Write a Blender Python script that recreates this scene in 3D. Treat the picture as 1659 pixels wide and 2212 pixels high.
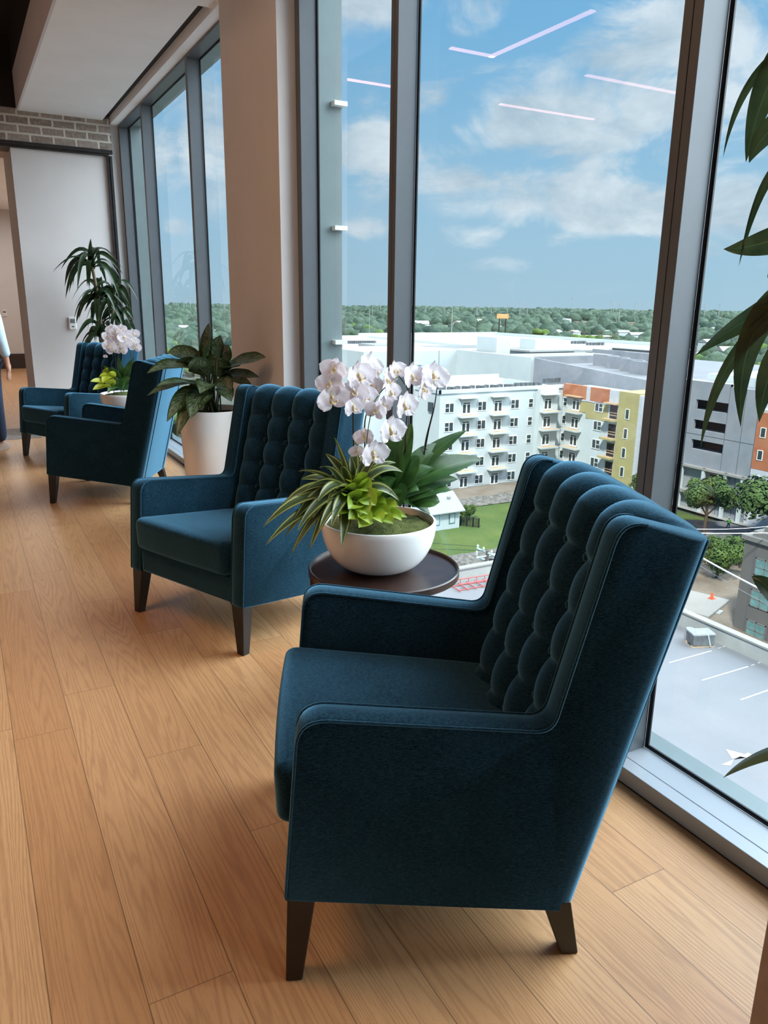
import bpy, bmesh, math, random
from mathutils import Vector, Matrix, noise
from math import sin, cos, pi, radians, sqrt, exp
for o in list(bpy.data.objects): bpy.data.objects.remove(o)
SC = bpy.context.scene; COL = SC.collection
# ------------------------------------------------------------------ camera
FPX, CX, CY = 1655.0, 829.5, 1106.0
PITCH, ROLL, AZ, EYE = radians(15.24), math.atan(.0132), radians(28.6), 1.5
_F = Vector((sin(AZ)*cos(PITCH), cos(AZ)*cos(PITCH), -sin(PITCH)))
_R0 = Vector((cos(AZ), -sin(AZ), 0)); _U0 = _R0.cross(_F)
_R = cos(ROLL)*_R0 + sin(ROLL)*_U0; _U = -sin(ROLL)*_R0 + cos(ROLL)*_U0
cam = bpy.data.cameras.new('camera'); cam_o = bpy.data.objects.new('camera', cam); COL.objects.link(cam_o)
cam_o.matrix_world = Matrix(((_R.x, _U.x, -_F.x, 0), (_R.y, _U.y, -_F.y, 0), (_R.z, _U.z, -_F.z, EYE), (0, 0, 0, 1)))
cam.sensor_fit = 'HORIZONTAL'; cam.sensor_width = 36; cam.lens = 36*FPX/1659; cam.clip_start = .05; cam.clip_end = 9000
SC.camera = cam_o
def ray(px, py): return (_F*FPX + _R*(px-CX) - _U*(py-CY)).normalized()
EYEV = Vector((0, 0, EYE))
def gz(px, py, z):
    d = ray(px, py); return EYEV + d*((z-EYE)/d.z)
def gx(px, py, x):
    d = ray(px, py); return EYEV + d*(x/d.x)
def gy(px, py, y):
    d = ray(px, py); return EYEV + d*(y/d.y)
# ------------------------------------------------------------------ view, world, sun
SC.view_settings.view_transform = 'Standard'; SC.view_settings.look = 'None'
SC.view_settings.exposure = 0.0; SC.view_settings.gamma = 1.0; SC.view_settings.use_curve_mapping = False
SKY = 1.0
W = bpy.data.worlds.new('world'); SC.world = W; W.use_nodes = True
CLOUDS = [(1230, 215, 190, 80, 1), (1150, 275, 120, 42, .8), (1330, 265, 160, 60, .8), (1390, 50, 120, 65, 1), (1050, 30, 100, 45, .8), (790, 325, 65, 50, 1), (780, 5, 90, 45, 1), (925, 205, 34, 26, .7),
          (1010, 515, 70, 22, .8), (800, 495, 55, 18, .7), (1050, 410, 200, 42, .55), (1330, 430, 180, 60, .6), (1200, 470, 280, 30, .45), (1320, 490, 80, 22, .7), (1040, 570, 80, 14, .5), (1630, 60, 130, 90, .9),
          (1580, 300, 170, 150, .6), (1620, 500, 150, 70, .5), (370, 350, 60, 45, .8), (460, 320, 50, 90, .8), (390, 490, 35, 16, .7), (1190, 520, 45, 13, .7), (1280, 375, 70, 25, .5)]
def sky_nodes():
    nt = W.node_tree; n = nt.nodes; L = nt.links; n.clear()
    tc = n.new('ShaderNodeTexCoord'); sp = n.new('ShaderNodeSeparateXYZ'); L.new(tc.outputs['Generated'], sp.inputs[0])
    def M(op, a, b=None, c=None, clamp=False):
        m = n.new('ShaderNodeMath'); m.operation = op; m.use_clamp = clamp
        for i, v in enumerate((a, b, c)):
            if v is None: continue
            if isinstance(v, (int, float)): m.inputs[i].default_value = v
            else: L.new(v, m.inputs[i])
        return m.outputs[0]
    zc = M('MAXIMUM', sp.outputs[2], 0.0)
    gr = n.new('ShaderNodeValToRGB'); e = gr.color_ramp.elements
    e[0].position = 0.0; e[0].color = (.43, .62, .76, 1); e[1].position = .75; e[1].color = (.09, .28, .66, 1)
    x = gr.color_ramp.elements.new(.10); x.color = (.38, .61, .80, 1)
    x = gr.color_ramp.elements.new(.30); x.color = (.22, .50, .80, 1)
    L.new(zc, gr.inputs[0])
    # cumulus masses placed by compass direction and height, broken up by noise
    az = M('ARCTAN2', sp.outputs[0], sp.outputs[1]); el = M('ARCSINE', sp.outputs[2])
    tot = 0.0
    for px, py, rx, ry, w in CLOUDS:
        d = ray(px, py); a0, e0 = math.atan2(d.x, d.y), math.asin(d.z); k = 1655/max(.5, cos(e0))
        qa = M('MULTIPLY', M('SUBTRACT', az, a0), 1655*cos(e0)/rx/1.35); qe = M('MULTIPLY', M('SUBTRACT', el, e0), 1655/ry/1.35)
        q = M('SUBTRACT', 1.0, M('ADD', M('MULTIPLY', qa, qa), M('MULTIPLY', qe, qe)), clamp=True)
        tot = M('ADD', M('MULTIPLY', q, w), tot)
    def nz(scale, det, rough, dist=0.0, off=(0, 0, 0), sc=(1, 1, 1.9)):
        mp = n.new('ShaderNodeMapping'); mp.inputs['Location'].default_value = off; mp.inputs['Scale'].default_value = sc
        L.new(tc.outputs['Generated'], mp.inputs[0])
        t = n.new('ShaderNodeTexNoise'); t.inputs['Scale'].default_value = scale; t.inputs['Detail'].default_value = det
        t.inputs['Roughness'].default_value = rough; t.inputs['Distortion'].default_value = dist
        L.new(mp.outputs[0], t.inputs['Vector']); return t.outputs[0]
    f1 = nz(7, 12, .62, .5); f2 = nz(3.2, 4, .5, 0, (2, 1, 0), (1, 1, 3.2))
    s = M('ADD', M('ADD', M('MULTIPLY', M('SUBTRACT', f1, .5), 2.3), M('MULTIPLY', M('SUBTRACT', f2, .5), 1.3)), M('MULTIPLY', tot, .50))
    cl = n.new('ShaderNodeMapRange'); cl.interpolation_type = 'SMOOTHSTEP'
    cl.inputs['From Min'].default_value = .04; cl.inputs['From Max'].default_value = .55
    L.new(s, cl.inputs['Value'])
    lowf = M('MULTIPLY', M('SUBTRACT', zc, .0), 12.0, clamp=True)
    fac = M('MULTIPLY', M('MULTIPLY', cl.outputs[0], lowf), .90)
    sh = n.new('ShaderNodeMapRange'); sh.inputs['From Min'].default_value = .36; sh.inputs['From Max'].default_value = .62
    L.new(nz(9, 8, .6, .3, (0, 0, -.05)), sh.inputs['Value'])
    cc = n.new('ShaderNodeMix'); cc.data_type = 'RGBA'; L.new(sh.outputs[0], cc.inputs[0])
    cc.inputs[6].default_value = (.52, .63, .74, 1); cc.inputs[7].default_value = (.84, .90, .97, 1)
    mx = n.new('ShaderNodeMix'); mx.data_type = 'RGBA'; L.new(fac, mx.inputs[0]); L.new(gr.outputs[0], mx.inputs[6]); L.new(cc.outputs[2], mx.inputs[7])
    bg = n.new('ShaderNodeBackground'); bg.inputs[1].default_value = SKY; L.new(mx.outputs[2], bg.inputs[0])
    out = n.new('ShaderNodeOutputWorld'); L.new(bg.outputs[0], out.inputs[0])
sky_nodes()
def sun(name, az, el, strength, angle, col):
    l = bpy.data.lights.new(name, 'SUN'); l.energy = strength; l.angle = radians(angle); l.color = col
    o = bpy.data.objects.new(name, l); COL.objects.link(o)
    d = Vector((sin(radians(az))*cos(radians(el)), cos(radians(az))*cos(radians(el)), sin(radians(el))))
    o.rotation_euler = d.to_track_quat('Z', 'Y').to_euler(); return o
sun('sun', 228, 50, 7.0, 6, (1.0, .96, .88))                 # high hazy sun from behind our tower
sun('window_fill_sun', 107, 34, 11.0, 78, (.86, .93, 1.0))         # added wide sun lamp, boosts daylight through the windows
def area(name, loc, sx, sy, power, col):
    l = bpy.data.lights.new(name, 'AREA'); l.shape = 'RECTANGLE'; l.size = sx; l.size_y = sy; l.energy = power; l.color = col
    o = bpy.data.objects.new(name, l); COL.objects.link(o); o.location = loc; return o
# unseen area lamps, added to give the floor and shaded faces warm light
area('warm_fill_room', (-5.0, 1.5, 3.9), 2.5, 4.0, 8, (1.0, .60, .34))
area('warm_fill_room', (-1.3, 2.8, 3.95), 1.6, 1.0, 52, (1.0, .56, .28))
area('warm_fill_room', (-1.4, -.9, 3.95), 1.0, 1.0, 9, (1.0, .54, .25))
area('corridor_fill', (1.0, 15.0, 3.2), 1.2, 6.0, 90, (1.0, .95, .9))  # unseen lamp added to brighten the next room
# ------------------------------------------------------------------ materials
MATS = {}
def newmat(name):
    m = bpy.data.materials.new(name); m.use_nodes = True; MATS[name] = m
    nt = m.node_tree; b = nt.nodes['Principled BSDF']; return m, nt, b
def N(nt, t, **kw):
    x = nt.nodes.new(t)
    for k, v in kw.items():
        if k in ('operation', 'data_type', 'blend_type', 'wave_type', 'bands_direction', 'noise_dimensions', 'feature', 'interpolation_type', 'use_clamp', 'rings_direction'): setattr(x, k, v)
        else: x.inputs[k.replace('_', ' ')].default_value = v
    return x
def mth(nt, op, a, b=None, clamp=False):
    m = nt.nodes.new('ShaderNodeMath'); m.operation = op; m.use_clamp = clamp
    for i, v in enumerate((a, b)):
        if v is None: continue
        if isinstance(v, (int, float)): m.inputs[i].default_value = v
        else: nt.links.new(v, m.inputs[i])
    return m.outputs[0]
def mixc(nt, fac, a, b, blend='MIX'):
    m = nt.nodes.new('ShaderNodeMix'); m.data_type = 'RGBA'; m.blend_type = blend
    for i, v in ((0, fac), (6, a), (7, b)):
        if isinstance(v, (int, float)): m.inputs[i].default_value = v
        elif isinstance(v, tuple): m.inputs[i].default_value = (*v[:3], 1)
        else: nt.links.new(v, m.inputs[i])
    return m.outputs[2]
def ramp(nt, fac, stops):
    r = nt.nodes.new('ShaderNodeValToRGB'); e = r.color_ramp.elements
    for i, (p, c) in enumerate(stops):
        x = e[i] if i < 2 else e.new(p)
        x.position = p; x.color = (*c, 1) if len(c) == 3 else c
    nt.links.new(fac, r.inputs[0]); return r.outputs[0]
def objco(nt, scale=(1, 1, 1), src='Object'):
    tc = nt.nodes.new('ShaderNodeTexCoord'); mp = nt.nodes.new('ShaderNodeMapping'); mp.inputs['Scale'].default_value = scale
    nt.links.new(tc.outputs[src], mp.inputs[0]); return mp.outputs[0]
def noi(nt, vec, scale, det=4, rough=.5, dist=0.0):
    t = nt.nodes.new('ShaderNodeTexNoise'); t.inputs['Scale'].default_value = scale; t.inputs['Detail'].default_value = det
    t.inputs['Roughness'].default_value = rough; t.inputs['Distortion'].default_value = dist
    nt.links.new(vec, t.inputs['Vector']); return t.outputs[0]
def bump(nt, b, h, strength=.3, dist=.01):
    x = nt.nodes.new('ShaderNodeBump'); x.inputs['Strength'].default_value = strength; x.inputs['Distance'].default_value = dist
    nt.links.new(h, x.inputs['Height']); nt.links.new(x.outputs[0], b.inputs['Normal'])
def mat(name, col, rough=.6, metal=0.0, var=.08, scale=8.0, bmp=0.0, col2=None, spec=None, src='Object', bscale=None, bd=.01):
    m, nt, b = newmat(name); b.inputs['Roughness'].default_value = rough; b.inputs['Metallic'].default_value = metal
    if spec is not None: b.inputs['Specular IOR Level'].default_value = spec
    co = objco(nt, src=src); n = noi(nt, co, scale, 5, .6)
    c2 = col2 or tuple(min(1, c*(1+var*2)) for c in col); c1 = col if col2 else tuple(c*(1-var) for c in col)
    c = ramp(nt, n, [(.3, c1), (.7, c2)]); nt.links.new(c, b.inputs['Base Color'])
    if bmp:
        n2 = noi(nt, co, bscale or scale*6, 4, .6); bump(nt, b, n2, bmp, bd)
    return m
def velvet():
    m, nt, b = newmat('teal_velvet')
    co = objco(nt); a = objco(nt, (1, 1, 3.2))
    big = noi(nt, co, 7, 3, .5); fine = noi(nt, a, 170, 3, .7); streak = noi(nt, objco(nt, (3, 3, 22)), 26, 4, .7)
    f = mth(nt, 'ADD', mth(nt, 'MULTIPLY', big, .12), mth(nt, 'ADD', mth(nt, 'MULTIPLY', fine, .40), mth(nt, 'MULTIPLY', streak, .48)))
    c = ramp(nt, f, [(.42, (.0012, .0070, .0150)), (.58, (.0135, .048, .076))])
    nt.links.new(c, b.inputs['Base Color']); b.inputs['Roughness'].default_value = .85; b.inputs['Specular IOR Level'].default_value = .04
    b.inputs['Sheen Weight'].default_value = 1.0; b.inputs['Sheen Roughness'].default_value = .42; b.inputs['Sheen Tint'].default_value = (.26, .62, .92, 1)
    bump(nt, b, fine, .25, .002); return m
velvet()
def oak():
    m, nt, b = newmat('oak_planks'); L = nt.links
    tc = nt.nodes.new('ShaderNodeTexCoord'); sp = nt.nodes.new('ShaderNodeSeparateXYZ'); L.new(tc.outputs['Object'], sp.inputs[0])
    u = mth(nt, 'DIVIDE', mth(nt, 'SUBTRACT', sp.outputs[0], .0075), .1925); ui = mth(nt, 'FLOOR', u); uf = mth(nt, 'FRACT', u)
    wn = nt.nodes.new('ShaderNodeTexWhiteNoise'); wn.noise_dimensions = '1D'; L.new(ui, wn.inputs['W'])
    v = mth(nt, 'ADD', mth(nt, 'DIVIDE', sp.outputs[1], 1.55), mth(nt, 'MULTIPLY', wn.outputs[0], 7.3)); vi = mth(nt, 'FLOOR', v); vf = mth(nt, 'FRACT', v)
    cb = nt.nodes.new('ShaderNodeCombineXYZ'); L.new(ui, cb.inputs[0]); L.new(vi, cb.inputs[1])
    w2 = nt.nodes.new('ShaderNodeTexWhiteNoise'); w2.noise_dimensions = '2D'; L.new(cb.outputs[0], w2.inputs[0])
    sc = nt.nodes.new('ShaderNodeSeparateColor'); L.new(w2.outputs['Color'], sc.inputs[0]); r1, r2, r3 = sc.outputs[0], sc.outputs[1], sc.outputs[2]
    # plank-local coordinates, each plank cut from another place in the log
    px = mth(nt, 'ADD', mth(nt, 'SUBTRACT', uf, mth(nt, 'ADD', .2, mth(nt, 'MULTIPLY', r3, .6))), 0.0)
    py = mth(nt, 'MULTIPLY', sp.outputs[1], 1.0)
    c3 = nt.nodes.new('ShaderNodeCombineXYZ')
    L.new(mth(nt, 'MULTIPLY', px, .19), c3.inputs[0]); L.new(mth(nt, 'MULTIPLY', py, .055), c3.inputs[1]); L.new(mth(nt, 'MULTIPLY', r1, 37.0), c3.inputs[2])
    warp = noi(nt, c3.outputs[0], 8, 2.5, .5)
    sqx = mth(nt, 'MULTIPLY', mth(nt, 'MULTIPLY', px, px), 2.3)
    ph = mth(nt, 'ADD', mth(nt, 'MULTIPLY', warp, 9.0), mth(nt, 'ADD', mth(nt, 'MULTIPLY', sqx, 2.6), mth(nt, 'MULTIPLY', py, mth(nt, 'SUBTRACT', mth(nt, 'MULTIPLY', r2, 1.6), .8))))
    rings = mth(nt, 'ADD', .5, mth(nt, 'MULTIPLY', mth(nt, 'SINE', mth(nt, 'MULTIPLY', ph, 15.0)), .5)); rings = mth(nt, 'POWER', rings, 2.4)
    c4 = nt.nodes.new('ShaderNodeCombineXYZ')
    L.new(mth(nt, 'MULTIPLY', sp.outputs[0], 1.0), c4.inputs[0]); L.new(mth(nt, 'MULTIPLY', sp.outputs[1], .045), c4.inputs[1]); L.new(r1, c4.inputs[2])
    pores = noi(nt, c4.outputs[0], 330, 3, .6)
    base = ramp(nt, r1, [(0.0, (.56, .29, .125)), (1.0, (.68, .40, .19))])
    e = mixc(nt, mth(nt, 'MULTIPLY', rings, .40), base, (.30, .145, .062))
    pf = nt.nodes.new('ShaderNodeMapRange'); pf.inputs['From Min'].default_value = .52; pf.inputs['From Max'].default_value = .75; L.new(pores, pf.inputs['Value'])
    e = mixc(nt, mth(nt, 'MULTIPLY', pf.outputs[0], .45), e, (.24, .115, .05))
    blot = noi(nt, objco(nt, (1, .5, 1)), 2.6, 3, .5); e = mixc(nt, mth(nt, 'MULTIPLY', blot, .3), e, (.50, .26, .13))
    # seams
    sx = mth(nt, 'GREATER_THAN', mth(nt, 'ABSOLUTE', mth(nt, 'SUBTRACT', uf, .5)), .4935)
    sy = mth(nt, 'GREATER_THAN', mth(nt, 'ABSOLUTE', mth(nt, 'SUBTRACT', vf, .5)), .4991)
    seam = mth(nt, 'MAXIMUM', sx, mth(nt, 'MULTIPLY', sy, .8)); e = mixc(nt, mth(nt, 'MULTIPLY', seam, .75), e, (.10, .05, .025))
    L.new(e, b.inputs['Base Color']); b.inputs['Roughness'].default_value = .36; b.inputs['Specular IOR Level'].default_value = .5
    h = mth(nt, 'SUBTRACT', mth(nt, 'MULTIPLY', rings, -.3), mth(nt, 'ADD', mth(nt, 'MULTIPLY', pf.outputs[0], .3), mth(nt, 'MULTIPLY', seam, 2.0))); bump(nt, b, h, .22, .002)
oak()
def brick():
    m, nt, b = newmat('grey_brick'); L = nt.links
    tc = nt.nodes.new('ShaderNodeTexCoord'); sp = nt.nodes.new('ShaderNodeSeparateXYZ'); L.new(tc.outputs['Object'], sp.inputs[0])
    cb = nt.nodes.new('ShaderNodeCombineXYZ'); L.new(sp.outputs[0], cb.inputs[0]); L.new(sp.outputs[2], cb.inputs[1])
    wv = noi(nt, cb.outputs[0], 14, 3, .6); 
    va = nt.nodes.new('ShaderNodeVectorMath'); va.operation = 'ADD'; L.new(cb.outputs[0], va.inputs[0])
    c2 = nt.nodes.new('ShaderNodeCombineXYZ'); L.new(mth(nt, 'MULTIPLY', wv, .02), c2.inputs[0]); L.new(mth(nt, 'MULTIPLY', wv, .016), c2.inputs[1]); L.new(c2.outputs[0], va.inputs[1])
    t = nt.nodes.new('ShaderNodeTexBrick'); L.new(va.outputs[0], t.inputs['Vector'])
    t.inputs['Scale'].default_value = 1; t.inputs['Brick Width'].default_value = .225; t.inputs['Row Height'].default_value = .083; t.inputs['Mortar Size'].default_value = .012; t.inputs['Mortar Smooth'].default_value = .3
    t.inputs['Color1'].default_value = (.22, .165, .14, 1); t.inputs['Color2'].default_value = (.36, .29, .25, 1); t.inputs['Mortar'].default_value = (.66, .63, .57, 1)
    n = noi(nt, cb.outputs[0], 30, 5, .7)
    c = mixc(nt, ramp(nt, n, [(.45, (0, 0, 0)), (.7, (.5, .5, .5))]), t.outputs[0], (.58, .54, .48)); L.new(c, b.inputs['Base Color'])
    b.inputs['Roughness'].default_value = .9; bump(nt, b, mth(nt, 'SUBTRACT', n, mth(nt, 'MULTIPLY', t.outputs['Fac'], 2.0)), .5, .01)
brick()
def glass(name, tint, f0=.045):
    m = bpy.data.materials.new(name); m.use_nodes = True; MATS[name] = m; nt = m.node_tree; nt.nodes.clear(); L = nt.links
    tr = nt.nodes.new('ShaderNodeBsdfTransparent'); tr.inputs[0].default_value = (*tint, 1)
    gl = nt.nodes.new('ShaderNodeBsdfGlossy'); gl.inputs['Roughness'].default_value = 0.0; gl.inputs[0].default_value = (1, .93, .95, 1)
    fr = nt.nodes.new('ShaderNodeFresnel'); fr.inputs[0].default_value = 1.5
    ge = nt.nodes.new('ShaderNodeNewGeometry'); L.new(mth(nt, 'SUBTRACT', 1.5, mth(nt, 'MULTIPLY', ge.outputs['Backfacing'], 1.5-1/1.5)), fr.inputs[0])
    mx = nt.nodes.new('ShaderNodeMixShader'); L.new(mth(nt, 'MINIMUM', mth(nt, 'MULTIPLY', fr.outputs[0], mth(nt, 'SUBTRACT', 1.0, ge.outputs['Backfacing'])), .14), mx.inputs[0]); L.new(tr.outputs[0], mx.inputs[1]); L.new(gl.outputs[0], mx.inputs[2])
    o = nt.nodes.new('ShaderNodeOutputMaterial'); L.new(mx.outputs[0], o.inputs[0])
glass('window_glass', (.95, .985, .985))
def emis(name, col, s):
    m, nt, b = newmat(name); b.inputs['Base Color'].default_value = (.8, .8, .8, 1); b.inputs['Emission Color'].default_value = (*col, 1); b.inputs['Emission Strength'].default_value = s
emis('led_diffuser', (1.0, .52, .52), 7.0)
mat('wall_paint', (.66, .63, .62), .85, var=.02, scale=3, bmp=.05, bscale=90)
mat('ceiling_paint', (.90, .89, .87), .9, var=.02, scale=2)
mat('dark_ceiling', (.012, .010, .009), .9)
mat('slot_black', (.01, .01, .01), .6)
mat('mullion_grey', (.125, .137, .15), .42, .25, var=.03)
mat('sill_grey', (.34, .37, .40), .40, .2, var=.03, scale=3)
mat('gasket', (.014, .015, .018), .5)
mat('reveal_metal', (.19, .235, .235), .45, .3, var=.03)
mat('bracket_white', (.85, .9, .9), .4)
mat('dark_steel', (.035, .030, .030), .45, .5, var=.2)
mat('brown_base', (.035, .022, .018), .5)
mat('grey_threshold', (.20, .18, .17), .6, var=.2, scale=14)
mat('dark_leg', (.010, .008, .007), .35, var=.2)
mat('table_wood', (.034, .015, .010), .28, var=.25, scale=20, spec=.6)
mat('pot_white', (.90, .89, .88), .22, var=.01, scale=2, spec=.5)
mat('planter_white', (.88, .85, .82), .38, var=.02, scale=3)
mat('planter_taupe', (.34, .25, .21), .7, var=.06, scale=40)
mat('moss', (.045, .070, .012), .95, col2=(.16, .17, .035), scale=60, bmp=1.0, bscale=160)
mat('soil', (.02, .014, .01), .95, scale=30, bmp=.8)
mat('stem_green', (.05, .09, .025), .5)
mat('stem_dark', (.012, .014, .010), .45)
mat('cane', (.20, .15, .09), .8, scale=30, bmp=.5)
mat('thermostat_white', (.8, .8, .8), .5); mat('screen_grey', (.16, .18, .18), .3)
mat('skin', (.55, .30, .21), .55); mat('shirt_cloth', (.52, .68, .80), .85, bmp=.2, scale=12); mat('denim', (.022, .040, .085), .9, scale=60, bmp=.2)
mat('shoe_suede', (.42, .30, .24), .8); mat('hair_brown', (.05, .03, .02), .6)
def leafmat(name, dark, light, edge, kind, rough=.38, trans=.25):
    m, nt, b = newmat(name); L = nt.links; tc = nt.nodes.new('ShaderNodeTexCoord'); sp = nt.nodes.new('ShaderNodeSeparateXYZ'); L.new(tc.outputs['UV'], sp.inputs[0])
    a = mth(nt, 'ABSOLUTE', mth(nt, 'SUBTRACT', sp.outputs[0], .5)); a = mth(nt, 'MULTIPLY', a, 2.0)
    n = noi(nt, objco(nt), 14, 3, .6)
    if kind == 'stripe':
        # long stripes down the blade, cream margins
        cb = nt.nodes.new('ShaderNodeCombineXYZ'); L.new(mth(nt, 'MULTIPLY', sp.outputs[0], 9.0), cb.inputs[0]); L.new(mth(nt, 'MULTIPLY', sp.outputs[1], .5), cb.inputs[1]); L.new(mth(nt, 'MULTIPLY', n, 1.0), cb.inputs[2])
        s = noi(nt, cb.outputs[0], 1.6, 2, .5); c = ramp(nt, s, [(.42, dark), (.60, light)])
        c = mixc(nt, mth(nt, 'MULTIPLY', mth(nt, 'GREATER_THAN', a, .55), mth(nt, 'LESS_THAN', a, .82)), c, edge)
    elif kind == 'silver':
        cb = nt.nodes.new('ShaderNodeCombineXYZ'); L.new(mth(nt, 'MULTIPLY', a, 1.0), cb.inputs[0])
        L.new(mth(nt, 'MULTIPLY', mth(nt, 'SUBTRACT', sp.outputs[1], mth(nt, 'MULTIPLY', a, .16)), 14.0), cb.inputs[1])
        s = noi(nt, cb.outputs[0], 1.3, 2, .5); f = mth(nt, 'MULTIPLY', ramp(nt, s, [(.44, (0, 0, 0)), (.56, (1, 1, 1))]), mth(nt, 'LESS_THAN', mth(nt, 'ABSOLUTE', mth(nt, 'SUBTRACT', a, .42)), .30))
        c = mixc(nt, mth(nt, 'MULTIPLY', f, .75), ramp(nt, n, [(.3, dark), (.7, light)]), edge); c = mixc(nt, mth(nt, 'LESS_THAN', a, .05), c, edge)
    else:
        c = ramp(nt, n, [(.3, dark), (.7, light)]); c = mixc(nt, mth(nt, 'LESS_THAN', a, .05), c, edge)
    L.new(c, b.inputs['Base Color']); b.inputs['Roughness'].default_value = rough; b.inputs['Specular IOR Level'].default_value = .5
    if trans:
        t = nt.nodes.new('ShaderNodeBsdfTranslucent'); L.new(c, t.inputs[0]); mx = nt.nodes.new('ShaderNodeMixShader'); mx.inputs[0].default_value = trans
        o = nt.nodes['Material Output']; L.new(b.outputs[0], mx.inputs[1]); L.new(t.outputs[0], mx.inputs[2]); L.new(mx.outputs[0], o.inputs[0])
leafmat('leaf_striped', (.035, .062, .022), (.09, .13, .04), (.42, .45, .13), 'stripe')
leafmat('leaf_silver', (.020, .045, .012), (.045, .085, .02), (.20, .26, .17), 'silver')
leafmat('leaf_lime', (.16, .26, .015), (.34, .44, .03), (.25, .34, .04), 'plain')
leafmat('leaf_green', (.022, .065, .014), (.06, .14, .03), (.07, .15, .04), 'plain')
leafmat('leaf_yellow', (.35, .40, .02), (.55, .58, .05), (.5, .5, .05), 'plain')
leafmat('leaf_dracaena', (.012, .030, .012), (.035, .065, .025), (.05, .09, .035), 'plain', .3)
def petal():
    m, nt, b = newmat('orchid_petal'); L = nt.links; tc = nt.nodes.new('ShaderNodeTexCoord'); sp = nt.nodes.new('ShaderNodeSeparateXYZ'); L.new(tc.outputs['UV'], sp.inputs[0])
    c = ramp(nt, sp.outputs[1], [(0.0, (.80, .74, .62)), (.25, (.86, .80, .84))]); L.new(c, b.inputs['Base Color']); b.inputs['Roughness'].default_value = .5
    t = nt.nodes.new('ShaderNodeBsdfTranslucent'); L.new(c, t.inputs[0]); mx = nt.nodes.new('ShaderNodeMixShader'); mx.inputs[0].default_value = .4
    o = nt.nodes['Material Output']; L.new(b.outputs[0], mx.inputs[1]); L.new(t.outputs[0], mx.inputs[2]); L.new(mx.outputs[0], o.inputs[0])
petal(); mat('orchid_lip', (.62, .36, .06), .5, col2=(.85, .80, .60), scale=120)
# outdoors
mat('facade_white', (.48, .54, .56), .85, var=.03, scale=.3, src='Object'); mat('roof_white', (.40, .41, .41), .8, var=.04, scale=.15)
mat('wall_grey_light', (.27, .29, .295), .9, var=.04, scale=.2); mat('wall_grey_dark', (.11, .115, .13), .9)
mat('concrete_wall', (.20, .225, .26), .9, col2=(.265, .28, .31), scale=.35); mat('deck_concrete', (.165, .18, .20), .9, col2=(.195, .205, .22), scale=.25)
mat('parapet_concrete', (.28, .30, .30), .9, col2=(.38, .39, .37), scale=.5, bmp=.2); mat('parapet_cap', (.27, .265, .25), .9)
mat('sheathing_orange', (.34, .105, .05), .9, col2=(.42, .17, .08), scale=.5); mat('sheathing_yellow', (.36, .32, .15), .9, var=.06, scale=.6); mat('house_wrap', (.46, .49, .54), .8, var=.05, scale=2)
mat('pane_dark', (.03, .045, .05), .3, var=.4, scale=.8); mat('pane_teal', (.12, .24, .24), .2, var=.2, scale=1); mat('opening_dark', (.02, .018, .022), .9)
mat('window_frame_white', (.75, .78, .78), .6); mat('timber', (.50, .36, .22), .9); mat('unit_grey', (.055, .07, .08), .6, col2=(.16, .18, .19), scale=1.1)
mat('grey_stucco', (.12, .115, .11), .95, var=.04, scale=.6); mat('stucco_trim', (.16, .155, .145), .9); mat('paint_white', (.42, .43, .42), .7)
mat('metal_roof', (.24, .27, .275), .5, .2, var=.06, scale=3); mat('house_blue', (.40, .46, .48), .8); mat('teal_trim', (.06, .16, .16), .6)
mat('grass', (.035, .078, .010), 1, col2=(.09, .125, .022), scale=.16, bmp=.8, bscale=2.5, bd=.25); mat('dirt', (.15, .115, .08), 1, col2=(.21, .18, .145), scale=.3, bmp=.6, bscale=3, bd=.3)
mat('rubble', (.09, .08, .06), 1, col2=(.27, .26, .24), scale=1.6, bmp=1, bscale=4, bd=.4); mat('asphalt', (.12, .12, .125), .95, var=.1, scale=.5)
mat('ground_far', (.03, .05, .022), 1, col2=(.11, .105, .09), scale=.012, src='Object'); mat('tree_leaf', (.035, .080, .018), .95, col2=(.11, .18, .045), scale=.9, bmp=1.0, bscale=2.2, bd=.6)
mat('tree_leaf_dark', (.012, .034, .014), .95, col2=(.036, .070, .028), scale=.5, bmp=1.0, bscale=1.2, bd=.6); mat('tree_leaf_bright', (.04, .085, .01), .95, col2=(.10, .16, .03), scale=.7, bmp=1.0, bscale=1.6, bd=.6); mat('canopy', (.012, .036, .028), 1, col2=(.085, .135, .090), scale=.035, bmp=1.0, bscale=.22, bd=3.0)  # canopy: distance haze put into the colour as a paler bluish green
mat('tree_bark', (.07, .05, .035), .9); mat('pole_grey', (.25, .26, .27), .6); mat('pole_wood', (.12, .09, .07), .9); mat('red_steel', (.42, .10, .10), .7); mat('cone_orange', (.85, .10, .03), .6)
mat('hivis', (.25, .85, .10), .7); mat('billboard_face', (.70, .22, .05), .6, col2=(.8, .5, .25), scale=.15); mat('tan_roof', (.28, .22, .18), .9); mat('blackwire', (.03, .03, .03), .6); mat('wire_white', (.8, .82, .84), .4)
mat('insulator', (.40, .55, .58), .3); mat('galvanised', (.42, .44, .45), .35, .6, var=.2, scale=6)
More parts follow.
